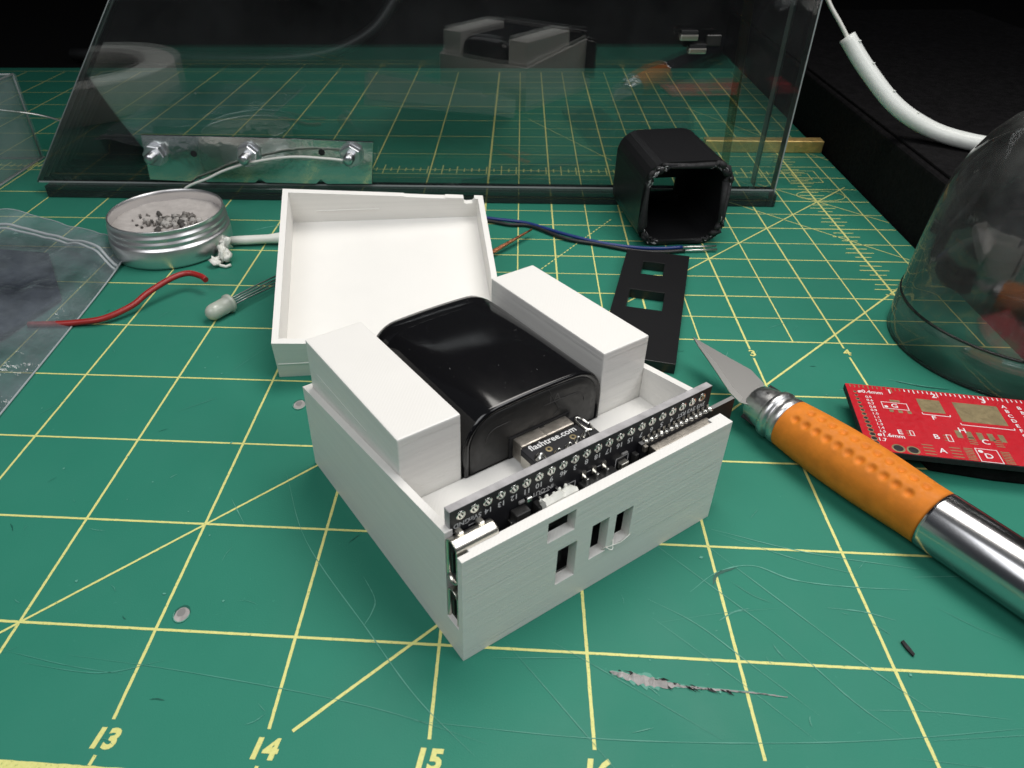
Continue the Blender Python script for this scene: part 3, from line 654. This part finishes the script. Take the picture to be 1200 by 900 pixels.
# ------------------------------------------------------------------ tin
tn = thing("round_tin", "small open round aluminium tin with grey granules inside", "tin", (-57.6, 155.4, 0))
TR = 20.3
outp = [(TR - 1.4, 0.05), (TR - 0.5, 0.4), (TR, 1.4), (TR, 6.6), (TR - 0.2, 7.0), (TR - 0.9, 7.4), (TR - 0.9, 8.0), (TR - 0.35, 8.5), (TR - 0.35, 9.0), (TR - 0.95, 9.5), (TR - 0.95, 10.1), (TR - 0.5, 10.5), (TR - 0.55, 11.0), (TR - 1.1, 11.5), (TR - 1.15, 12.9), (TR - 1.0, 13.2), (TR - 1.25, 13.45), (TR - 1.6, 13.2), (TR - 1.65, 11.6), (TR - 1.3, 10.9), (TR - 1.7, 10.0), (TR - 1.3, 9.0), (TR - 1.7, 7.9), (TR - 0.9, 6.8), (TR - 0.9, 1.5), (TR - 1.6, 0.8), (0.1, 0.8)]
MB().lathe(outp, 72, None, True, False).build("tin_body", "tin_metal", tn)
fk = MB(); rgs = []
for j in range(1, 13):
    rr = (TR - 1.15) * j / 12
    rgs.append([(rr * math.cos(a), rr * math.sin(a), 9.0 + 0.55 * noise.noise((rr * math.cos(a) * 0.22, rr * math.sin(a) * 0.22, 1.7)) + 0.25 * noise.noise((rr * math.cos(a), rr * math.sin(a), 4)) + 0.8 * (j / 12) ** 4 * (0.5 + 0.5 * math.cos(a - 2))) for a in [k / 48 * 2 * math.pi for k in range(48)]])
fk.loft(rgs, True, False).build("flux_cake", "flux_cake", tn)
gran = [MB().ball((0, 0, 0), (1.0, 0.8, 0.75), 8, 6, 11 + k, 0.9).mesh("granule") for k in range(5)]
for i in range(110):
    if i < 100:
        a = random.uniform(0, 6.28); q = abs(random.gauss(0, 0.42)); x, y = 3.0 + 11 * q * math.cos(a), -1.5 + 8.0 * q * math.sin(a) + 2.5 * q * math.cos(a)
    else: x, y = random.uniform(-15, -5), random.uniform(-7, 9)
    if math.hypot(x, y) > TR - 3: continue
    k = random.uniform(0.6, 1.6) if i < 100 else random.uniform(0.3, 0.7)
    o = obj("granule", gran[i % 5].copy(), [("granule_grey", "granule_pale", "granule_grey", "granule_pale", "granule_dark")[random.randrange(5)]], tn, (x, y, 9.35 + k * 0.3 + (0.9 * max(0, 1 - math.hypot(x - 3, y + 1.5) / 7)) * random.random()))
    o.scale = (k, k, k); o.rotation_euler = (jit(3), jit(3), jit(3))

# ------------------------------------------------------------------ roll of tape beyond the left edge, mirrored in the clear panel
tr_ = thing("tape_roll", "wide white tape roll mirrored in the left end of the clear panel", "tape roll", (-185, 63, 0.1))
MB().lathe([(36, 0), (55, 0), (55.3, 0.6), (55.3, 17.4), (55, 18), (38, 18), (36.2, 17.6)], 72).build("tape", "white_plastic", tr_)
MB().lathe([(36.1, 0), (34.4, 0), (34.4, 18.3), (36.1, 18.3)], 72).build("core", "flux_cake", tr_)
# ------------------------------------------------------------------ wires, led and scraps
tag(MB().tube(smooth_path([(-79, 98.5, 1.2), (-70, 99.4, 1.2), (-65, 100.2, 1.3), (-57.6, 101.8, 1.9), (-51.5, 108, 2.8), (-48.5, 113.5, 4.2), (-43.5, 120.5, 5.6), (-39.6, 124.0, 5.6), (-35.2, 123.0, 5.2), (-33.0, 121.2, 4.9)], 6), 0.92, 12).build("red_wire", "wire_red"),
    "short kinked red insulated wire coming out from under the bag", "wire")
ax = Vector((0.50, 0.866, 0)).normalized()
LEDM = T(-25.9, 105.1, 2.75) @ Rz(-30) @ Rx(-90)
led = thing("rgb_led", "milky round led with four grey legs lying beside the lid", "led", (0, 0, 0))
lb = MB().lathe([(0.05, -1.9), (0.9, -1.75), (1.7, -1.2), (2.25, -0.3), (2.45, 0.7), (2.45, 6.0), (2.9, 6.02), (2.9, 7.0), (0.1, 7.0)], 24, LEDM, True, True).build("lens", "led_lens", led)
MB().box(-1.3, 1.2, -0.9, 0.9, 3.6, 6.8, M=LEDM).build("lead_frame", "nickel", led)
for k in range(4):
    x = -1.9 + k * 1.27
    MB().tube([LEDM @ Vector(p) for p in ((x, 0, 7.0), (x, 0.1, 12), (x * 1.25, 0.6, 22), (x * 1.3, 1.4 + 0.2 * k, 33 - 2 * k))], 0.27, 6).build("leg", "led_leg", led)
sc = MB(); random.seed(5)
for k, (x, y, z, rx, ry, rz) in enumerate(((-37, 150.5, 3.2, 2.0, 1.5, 2.4), (-36.8, 146.6, 2.6, 1.7, 1.6, 2.2), (-35.4, 143.6, 2.2, 2.4, 1.3, 1.8), (-37.2, 140.6, 1.6, 1.7, 2.4, 1.1), (-33.4, 142.4, 2.2, 1.2, 2.0, 1.4), (-35.2, 142.0, 2.8, 1.0, 1.2, 2.2))):
    sc.ball((x, y, z), (rx, ry, rz), 9, 6, k * 3, 1.3)
sc.tube([(-36.8, 140, 1), (-35.4, 139.3, 0.7), (-33.2, 138.6, 0.6), (-32.0, 139.8, 0.7)], 0.55, 7)
tag(sc.build("plastic_scrap", "white_plastic"), "ragged white plastic scrap lying against the tin", "plastic scrap")
tag(MB().tube([(-36.6, 155.2, 2.3), (-31, 156.0, 2.2), (-24, 156.8, 2.4), (-20, 157.2, 2.6), (0, 159, 2.2)], [1.5, 1.7, 1.6, 2.0, 1.9], 8).build("white_stick", "white_plastic"),
    "small white plastic stick between the tin and the lid", "plastic stick")
for nm, lab, dx, dy, m_, z, ex_ in (("blue_wire", "blue insulated wire with a bare silver end behind the white box", 0, 0, "wire_blue", 1.4, 0), ("dark_wire", "dark navy wire twisted alongside the blue wire", 0.6, -1.6, "cable_black", 0.9, 1)):
    pts = [(40, 184.5, z), (53.3, 179.6, z), (60, 178.0 - ex_, z), (67.5, 175.4 + ex_ * 0.8, z), (79.5, 167.1 - ex_ * 1.2, z), (91.0, 160.7 + ex_, z), (102.3, 157.2, z), (111, 156.6, z), (119, 158.0, z)]
    wt = thing(nm, lab, "wire"); MB().tube(smooth_path([(p[0] + dx, p[1] + dy, p[2]) for p in pts], 6), 0.62, 9).build("insulation", m_, wt)
    MB().tube([(118.6 + dx, 157.9 + dy, z), (124, 158.5 + dy, z), (130.5, 159.2 + dy, z)], 0.42, 7).build("bare_end", "tinned", wt)
cw = thing("copper_wire", "frayed bare copper strands sticking out beside the lid", "wire", (0, 0, 0))
for k in range(7):
    a = k * 0.9; pts = []
    for i in range(9):
        u = i / 8; pts.append((52 + 15.6 * u + 0.62 * math.cos(a + u * 7), 147 + 19.5 * u + 0.42 * math.sin(a + u * 7), 1.6 + 1.2 * u + 0.42 * math.sin(a + u * 9)))
    MB().tube(pts, 0.36, 5).build("strand", "copper", cw)

# ------------------------------------------------------------------ zip bag with a dark item inside
def bag_z(x, y):
    u = max(0, min(1, (x + 140) / 75)); return 3.4 + 5.0 * (1 - u) + 1.6 * noise.noise((x * 0.06, y * 0.06, 2.2)) + 0.9 * noise.noise((x * 0.16 + y * 0.05, y * 0.10, 5)) + 0.5 * abs(noise.noise((x * 0.12, y * 0.12, 9)))
bag = thing("zip_bag", "clear zip bag lying over the mat beside the tin", "plastic bag", (-100, 110, 0))
TLp, TRp, BRp, BLp = Vector((-128, 161)), Vector((-69.5, 143.5)), Vector((-62.5, 40)), Vector((-128, 40))
for nm, off in (("upper_film", 0.0), ("lower_film", -0.75)):
    fm = MB(); nx, ny = 46, 46; gv = []
    for j in range(ny + 1):
        row = []
        for i in range(nx + 1):
            u, v = i / nx, j / ny
            top = TLp.lerp(TRp, u) + Vector((0, 7.0 * math.sin(math.pi * min(1, u * 1.02)) ** 1.0)); bot = BLp.lerp(BRp, u); p = bot.lerp(top, v)
            edge = min(1, (1 - u) * 9) ; z = 0.35 + (bag_z(p.x, p.y) - 0.35) * edge * min(1, v * 8 + 0.3) + 1.9 * v ** 8 * (1 + math.sin(u * 9)) * 0.6
            if off: z = 0.25 + (z - 0.35) * 0.08 if v < 0.93 else z + off * 0.3
            row.append(fm.bm.verts.new((p.x + 100, p.y - 110, z)))
        gv.append(row)
    for j in range(ny):
        for i in range(nx): fm._f([gv[j][i], gv[j][i + 1], gv[j + 1][i + 1], gv[j + 1][i]], True)
    fm.build(nm, "bag_film", bag)
def bag_pt(u, v, dz=0.0):
    top = TLp.lerp(TRp, u) + Vector((0, 7.0 * math.sin(math.pi * min(1, u * 1.02)))); p = BLp.lerp(BRp, u).lerp(top, v)
    edge = min(1, (1 - u) * 9); z = 0.35 + (bag_z(p.x, p.y) - 0.35) * edge * min(1, v * 8 + 0.3) + 1.9 * v ** 8 * (1 + math.sin(u * 9)) * 0.6
    return (p.x + 100, p.y - 110, z + dz)
for v, wd in ((0.925, 0.55), (0.905, 0.45)): MB().tube([bag_pt(i / 46, v, 0.1) for i in range(47)], wd, 6).build("zip_seal", "bag_seal", bag)
MB().tube([bag_pt(1.0, j / 46, 0.05) for j in range(47)], 0.28, 5).build("side_weld", "bag_seal", bag)
MB().tube([bag_pt(i / 46, 1.0, 0.0) for i in range(47)], 0.16, 5).build("top_hem", "bag_seal", bag)
nb_ = MB().prism([(-127, 147), (-97, 143.5), (-77, 114), (-90, 60), (-127, 50)], 0.5, 2.2).bevel(0.5, 2)
tag(nb_.build("dark_pouch", "navy_foil"), "dark navy flat pouch seen inside the clear zip bag", "pouch")

# ------------------------------------------------------------------ black printed shell and black plate
be = thing("black_shell", "black rounded printed shell with a ragged open end facing front", "plastic shell", (103.6, 160.6, 0.1), (0, 0, RAD(8.5)))
def sq(w_, h_, rr, y, zc, jt=0.0, n=7, xc=15.0):
    pts = []
    for cx, cz, a0 in ((w_ / 2 - rr, h_ / 2 - rr, 0), (-w_ / 2 + rr, h_ / 2 - rr, 90), (-w_ / 2 + rr, -h_ / 2 + rr, 180), (w_ / 2 - rr, -h_ / 2 + rr, 270)):
        for k in range(n): a = RAD(a0 + 90 * k / (n - 1)); pts.append((xc + cx + rr * math.cos(a) + jit(jt), y + jit(jt * 1.2), zc + cz + rr * math.sin(a) + jit(jt)))
    return pts
BW, BH, BL = 30.0, 29.2, 36.0
sh = MB().loft([sq(BW, BH, 7.5, 0, BH / 2, 0), sq(BW, BH, 7.5, BL - 2, BH / 2, 0), sq(BW - 2, BH - 2, 7, BL, BH / 2, 0)], True, True)
cuts = [MB().loft([sq(BW - 4.6, BH - 4.6, 5.6, -2, BH / 2, 0), sq(BW - 4.6, BH - 4.6, 5.6, BL - 2, BH / 2, 0)], True, True),
        MB().box(14.6, 24.0, BL - 5, BL + 3, 5.2, 11.0)]
me = boolean(sh, cuts, 0.0)
for p in me.polygons: p.use_smooth = False
obj("shell", me, "print_black", be)
rm = MB(); random.seed(11)
for i in range(2):
    base = sq(BW - 2.2 - i * 1.2, BH - 2.2 - i * 1.2, 6.6 - i * 0.5, 0, BH / 2, 0.0, 14)
    pts = [(x + jit(0.6), -0.2 + jit(0.7) - 0.1 * i, z + jit(0.6)) for x, y, z in base]; pts.append(pts[0])
    rm.tube(pts, [random.uniform(0.3, 1.25) for _ in pts], 7)
rm.build("ragged_rim", "matte_black", be)
fz = MB()
for i in range(120):
    bi = random.randrange(len(base)); b = base[bi]; c_ = base[(bi + 1) % len(base)]; d_ = (Vector(c_) - Vector(b)); d_ = d_.normalized() if d_.length > 0.01 else Vector((1, 0, 0))
    if b[2] < 14 and random.random() < 0.5: continue
    q = random.uniform(0.3, 2.0); ox, oz = jit(0.8), jit(0.8)
    fz.tube([(b[0] + ox, -0.85 + jit(0.3), b[2] + oz), (b[0] + ox + d_.x * q * 0.5 + jit(0.3), -1.15 + jit(0.3), b[2] + oz + d_.z * q * 0.5 + jit(0.3)), (b[0] + ox + d_.x * q, -0.9 + jit(0.3), b[2] + oz + d_.z * q)], random.uniform(0.04, 0.13), 4)
fz.build("frayed_plastic", "fray_grey", be)
plx = Vector((19.7, -4.6)).normalized(); ang = math.degrees(math.atan2(plx.y, plx.x))
pl = thing("black_plate", "flat black printed plate with two rectangular openings behind the box", "plastic plate", (84.0, 89.2, 0.1), (0, 0, RAD(ang)))
def loc(x, y): d = Vector((x - 84.0, y - 89.2)); return (d.x * plx.x + d.y * plx.y, -d.x * plx.y + d.y * plx.x)
h1 = [loc(*p) for p in ((103.2, 140.0), (109.7, 140.3), (108.4, 133.6), (102.2, 134.1))]; h2 = [loc(*p) for p in ((96.9, 120.6), (106.7, 120.2), (105.0, 112.6), (95.0, 114.6))]
def rect(pts): xs = [p[0] for p in pts]; ys = [p[1] for p in pts]; return sorted(xs)[1], sorted(xs)[2], sorted(ys)[1], sorted(ys)[2]
TLl, TRl = loc(99.8, 152.3), loc(119.4, 148.0)
a1, a2 = rect(h1), rect(h2)
me = boolean(MB().box(TLl[0], TRl[0], 0.0, TLl[1], 0, 3.0), [MB().box(a1[0] - 0.4, a1[1] + 0.4, a1[2] - 0.2, a1[3] + 3.6, -1, 5), MB().box(a2[0] - 0.3, a2[1] + 0.3, a2[2] - 0.8, a2[3] + 4.2, -1, 5)], 0.3, 2)
obj("plate", me, "print_black", pl)

# ------------------------------------------------------------------ craft knife
kn = thing("craft_knife", "craft knife with orange dimpled grip and silver handle lying beside the box", "craft knife", (122.1, 61.7, 6.0))
kd = Vector((21.7, -32.1, 0)).normalized(); KA = math.degrees(math.atan2(kd.y, kd.x))
KM = Rz(KA) @ Ry(90)                                   # local z -> along the handle
GL0, GL1 = 4.6, 38.8
gr = MB(); nu, nv = 132, 118; rings = []
dm = [(GL0 + 3.4 + i * 2.62 + sh_, a_) for a_, sh_ in ((184, 1.2), (216, 0.0), (4, 1.2), (36, 0.0)) for i in range(11)]
def grad_r(z):
    u = (z - GL0) / (GL1 - GL0); return 6.05 + 0.55 * math.sin(math.pi * min(1, u * 1.1)) - 0.35 * (1 - u) ** 3
for j in range(nv + 1):
    z = GL0 + (GL1 - GL0) * j / nv; rg = []
    for i in range(nu):
        a = 360 * i / nu; rr = grad_r(z) - (0.6 if j in (0, nv) else 0)
        for dz, da in dm:
            if abs(dz - z) < 1.2:
                e = ((a - da + 180) % 360 - 180) * math.pi / 180 * 6.2; q = e * e + (dz - z) ** 2
                if q < 0.95: rr -= 0.62 * (1 - q / 0.95)
        rg.append(KM @ Vector((rr * math.cos(RAD(a)), rr * math.sin(RAD(a)), z)))
    rings.append(rg)
gr.loft(rings).build("grip", "rubber_orange", kn)
MB().lathe([(5.4, 38.6), (6.05, 38.9), (6.1, 39.4), (5.95, 60), (5.7, 130), (5.0, 131.5), (0.2, 131.8)], 64, KM, True, False).build("handle", "chrome", kn)
ck = MB().lathe([(0.4, -5.4), (3.5, -5.3), (4.2, -4.6), (4.9, -1.2), (5.1, 0.3)], 40, KM, True, False).build("chuck", "chrome_worn", kn)
for s_ in (1, -1): MB().box(-0.35, 0.35, 3.0 if s_ > 0 else -5.0, 5.0 if s_ > 0 else -3.0, -4.8, -0.4, M=KM @ Rz(38)).build("slot", "matte_black", ck)
MB().lathe([(5.0, 0.1), (5.7, 0.4), (5.8, 1.6), (5.4, 2.0), (5.1, 2.2), (5.15, 2.7), (5.7, 3.1), (5.75, 4.4), (5.4, 4.8)], 48, KM, False, False).build("collar", "chrome_worn", kn)
bz = 1.4
bpx = [(109.4, 91.0), (116.8, 81.4), (120.7, 76.6), (122.3, 71.0), (121.0, 66.4), (118.6, 61.4), (117.0, 62.2), (114.9, 63.2), (113.5, 66.8), (111.5, 78.7), (109.9, 86.9)]
bed = [(109.4, 91.0), (109.9, 86.9), (111.5, 78.7), (113.5, 66.8), (114.9, 63.2), (116.0, 65.0), (114.6, 69.0), (112.9, 79.0)]
MB().prism([(x - 122.1, y - 61.7) for x, y in bpx], bz - 0.25, bz).build("blade", "blade_steel", kn)
MB().prism([(x - 122.1, y - 61.7) for x, y in bed], bz + 0.005, bz + 0.03).build("cutting_edge", "blade_edge", kn)

# ------------------------------------------------------------------ red ruler board on a dark pad
RB_A = -7.2; rb = thing("red_ruler_board", "red circuit board ruler with white lettering beside the knife", "ruler board", (142.4, 74.1, 6.0), (0, 0, RAD(RB_A)))
ca, sa = math.cos(RAD(RB_A)), math.sin(RAD(RB_A))
def rl(x, y): dx, dy = x - 142.4, y - 74.1; return (dx * ca + dy * sa, -dx * sa + dy * ca)
MB().prism([(-0.0, 0), (70, 0), (70, -24.6), (-0.4, -24.9)], -1.6, -0.02).bevel(0.15, 1).build("board_core", "matte_black", rb)
MB().prism([(0.05, -0.05), (69.9, -0.05), (69.9, -24.5), (-0.3, -24.8)], -0.02, 0.05).build("board_face", "pcb_red", rb)
ZR = 0.07
def pad(name, x0, x1, y0, y1, mat="gold_pad", z=0.0): MB().box(x0, x1, y0, y1, 0.05, ZR + z).build(name, mat, rb)
def pw(px0, px1, mat="gold_pad", name="pad"):
    a, b = rl(*px0), rl(*px1); pad(name, min(a[0], b[0]), max(a[0], b[0]), min(a[1], b[1]), max(a[1], b[1]), mat)
pw((156.6, 68.6), (160.9, 63.0)); pw((164.2, 67.6), (172.6, 59.2))
for k in range(5): pad("pad", 14.6 + k * 2.15 + 5.0, 15.8 + k * 2.15 + 5.0, -17.2, -14.6)
for i in range(62):                                      # millimetre marks along the top edge
    x = 0.9 + i * 1.0; L = 1.9 if i % 10 == 9 else (1.4 if i % 5 == 4 else 1.0)
    pad("millimetre_mark", x, x + 0.22, -0.35 - L, -0.35, "gold_pad" if i < 12 else "silk_white")
for k, s_ in enumerate(("1", "2", "3", "4", "5")):
    x, y = rl((151.6, 161.1, 171.5, 181.4, 191.3)[k], (71.0, 69.8, 68.3, 67.0, 65.8)[k]); lettering("printed_text", s_, 2.3, "silk_white", rb, T(x, y, ZR + 0.02), bold=0.05)
for s_, x, y, sz in (("G", 150.6, 65.4, 2.1), ("F", 157.6, 61.3, 2.1), ("H", 161.7, 57.1, 2.3), ("E", 148.0, 55.8, 2.2), ("B", 155.2, 54.6, 2.2), ("A", 154.5, 49.9, 2.2), ("C", 164.9, 53.3, 2.3), ("D", 163.3, 48.6, 2.3), ("ø0.4mm", 147.0, 70.6, 1.7), ("ø1.6mm", 145.6, 54.5, 1.7), ("1.7", 143.2, 53.0, 1.5)):
    a, b = rl(x, y); lettering("printed_text", s_, sz, "silk_white", rb, T(a, b, ZR + 0.02), bold=0.03)
for k, s_ in enumerate(("0.5", "0.6", "0.7", "0.8", "0.9", "1.0", "1.1", "1.2", "1.3", "1.4", "1.5")): lettering("printed_text", s_, 1.15, "silk_white", rb, T(4.2, -5.0 - k * 1.28, ZR + 0.02), bold=0.015)
for s_, cx in (("ABCDEFGH", 33.4), ("BBRE6SC1", 36.6)):
    for k, ch in enumerate(s_): lettering("printed_text", ch, 1.6, "silk_white", rb, T(cx + k * 0.1, -3.6 - k * 1.75, ZR + 0.02), bold=0.03)
for k in range(14):                                      # drill-gauge holes down the left end
    rr = 0.22 + k * 0.028; MB().lathe([(rr + 0.16, 0.05), (rr + 0.15, ZR), (rr, ZR), (0.02, ZR)], 14, T(1.6 + 0.02 * k, -3.2 - k * 1.45, 0)).build("gauge_hole", "gold_pad", rb)
    MB().lathe([(rr, ZR + 0.01), (0.02, ZR + 0.011)], 12, T(1.6 + 0.02 * k, -3.2 - k * 1.45, 0)).build("hole_dark", "matte_black", rb)
for x, y in ((145.5, 50.3), (148.4, 49.8)):
    a, b = rl(x, y); MB().lathe([(1.35, 0.06), (1.3, ZR), (1.0, ZR)], 18, T(a, b, 0)).build("gauge_hole", "gold_pad", rb); MB().lathe([(1.0, ZR + 0.01), (0.02, ZR + 0.011)], 18, T(a, b, 0)).build("hole_dark", "matte_black", rb)
def frame(x0, x1, y0, y1, t_=0.16):
    f_ = MB(); f_.box(x0, x1, y0, y0 + t_, 0.05, ZR + 0.01); f_.box(x0, x1, y1 - t_, y1, 0.05, ZR + 0.01); f_.box(x0, x0 + t_, y0 + t_, y1 - t_, 0.05, ZR + 0.01); f_.box(x1 - t_, x1, y0 + t_, y1 - t_, 0.05, ZR + 0.01); f_.build("silk_frame", "silk_white", rb)
a = rl(150.6, 65.4); frame(a[0] - 2.7, a[0] + 2.9, a[1] - 1.25, a[1] + 1.35); MB().lathe([(0.42, ZR + 0.015), (0.01, ZR + 0.016)], 10, T(a[0] - 1.9, a[1] - 0.5, 0)).build("silk_dot", "silk_white", rb)
for k in range(3): pad("pad", a[0] - 1.6 + k * 1.9, a[0] - 0.7 + k * 1.9, a[1] - 2.5, a[1] - 1.5)
pad("pad", a[0] - 0.6, a[0] + 1.6, a[1] + 1.6, a[1] + 2.4)
a = rl(163.3, 48.8); frame(a[0] - 2.1, a[0] + 2.3, a[1] - 2.2, a[1] + 2.2); MB().lathe([(0.5, ZR + 0.035), (0.01, ZR + 0.036)], 10, T(a[0] - 1.2, a[1] + 1.2, 0)).build("silk_dot", "silk_white", rb)
for k in range(8): pad("pad", a[0] - 4.4, a[0] - 2.6, a[1] - 2.0 + k * 0.52, a[1] - 1.75 + k * 0.52); pad("pad", a[0] + 2.8, a[0] + 4.6, a[1] - 2.0 + k * 0.52, a[1] - 1.75 + k * 0.52)
for (x, y), (dx0, dx1), n_, st in (((154.5, 49.9), (1.6, 3.8), 4, 1.0), ((155.2, 54.6), (1.5, 2.6), 3, 0.9), ((148.0, 55.8), (1.4, 2.2), 3, 0.8), ((164.9, 53.3), (1.8, 3.4), 4, 0.7)):
    a = rl(x, y)
    for k in range(n_):
        yy = a[1] - st * (n_ - 1) / 2 + k * st; pad("pad", a[0] + dx0, a[0] + dx1, yy - 0.13, yy + 0.13)
        if n_ == 4: pad("pad", a[0] - dx1, a[0] - dx0, yy - 0.13, yy + 0.13)
a = rl(157.8, 54.3); frame(a[0] - 0.5, a[0] + 0.6, a[1] - 1.2, a[1] + 1.2); a = rl(150.4, 55.6); frame(a[0] - 0.4, a[0] + 0.5, a[1] - 0.9, a[1] + 0.9)
for (x, y), hw in (((158.6, 62.3), 2.9), ((167.9, 58.5), 5.4)):
    a = rl(x, y); MB().box(a[0] - hw, a[0] + hw, a[1] - 0.1, a[1] + 0.1, 0.05, ZR + 0.012).build("silk_line", "silk_white", rb)
    for s_ in (-1, 1): MB().box(a[0] + s_ * hw - 0.1, a[0] + s_ * hw + 0.1, a[1] + 0.12, a[1] + 0.6, 0.05, ZR + 0.012).build("silk_line", "silk_white", rb)
tag(MB().prism([(153.5, 50.0), (166, 47.4), (205, 42.6), (208, 62), (150, 68)], 0.05, 4.3).bevel(0.6, 2).build("black_pad", "foam_black"),
    "black slab propping up the red ruler board", "pad")

# ------------------------------------------------------------------ clear dome
dmo = thing("clear_dome", "large clear plastic dome standing behind the red ruler board", "dome", (196.8, 103.0, 0.1))
prof = [(29.6, 0), (29.7, 4), (29.75, 10.4), (29.4, 11.0), (29.4, 11.7), (29.3, 16), (29.0, 22), (28.6, 30), (28.1, 37), (27.0, 43), (25.4, 48), (22.8, 53.2), (19.6, 57.4), (15.4, 60.8), (10, 63.2), (5, 64.3), (0.2, 64.6)]
MB().lathe(prof, 96).build("outer_skin", "dome_clear", dmo)
MB().lathe([(rr - 1.3 if rr > 2 else 0.2, z - (0 if z < 45 else 1.0)) for rr, z in prof], 96).build("inner_skin", "dome_clear", dmo)
for z, rr, wd in ((0.35, 29.2, 0.5), (11.3, 29.35, 0.42)):
    MB().tube([(rr * math.cos(k / 72 * 2 * math.pi), rr * math.sin(k / 72 * 2 * math.pi), z) for k in range(73)], wd, 6).build("moulded_ring", "dome_edge", dmo)

# ------------------------------------------------------------------ things behind at the right
tc = thing("black_case", "long black foam covered case beside the mat at the right", "case", (198.6, 137, -2.9))
MB().box(0, 150, 0, 330, 0, 26.3).bevel(1.5, 3).build("case_body", "foam_black", tc)
MB().box(2, 148, 3, 327, 26.3, 27.4).bevel(0.4, 2).build("case_pad", "foam_black", tc)
st = thing("white_sleeve", "curved white plastic sleeve with a thin wire above the black case", "sleeve")
tp = smooth_path([(179, 220, 55), (186, 214, 46), (196, 205, 35.5), (207, 198, 29.4), (216, 191, 27.6), (226, 184, 27.4)], 7)
MB().tube(tp, 2.8, 20).build("sleeve", "tube_white", st)
sb = MB()
for i, p in enumerate(tp[2:-4:5]): sb.ball((p.x + 1.4, p.y - 2.0, p.z + 2.0), (0.5, 0.4, 0.35), 7, 5, i, 0.4)
sb.build("bump", "tube_white", st)
MB().tube(smooth_path([(180, 219, 53.5), (176, 221, 59), (171, 225, 66), (166, 230, 76), (158, 240, 100)], 6), 0.75, 8).build("inner_wire", "wire_white", st)
tag(MB().box(146, 197.2, -2.7, 2.7, 0.1, 5.3, M=T(0, 262, 0)).bevel(0.25, 1).build("brass_bar", "brass"), "square brass bar lying on the mat behind the clear panel", "brass bar")
tag(MB().tube(smooth_path([(24, 474, 128), (10, 462, 92), (-4, 450, 58), (-18, 440, 34), (-36, 432, 16), (-70, 427, 5), (-130, 426, 3), (-240, 440, 3)], 8), 4.2, 12).build("black_cable", "cable_black"),
    "thick black cable coming down behind the clear panel to the back of the mat", "cable")
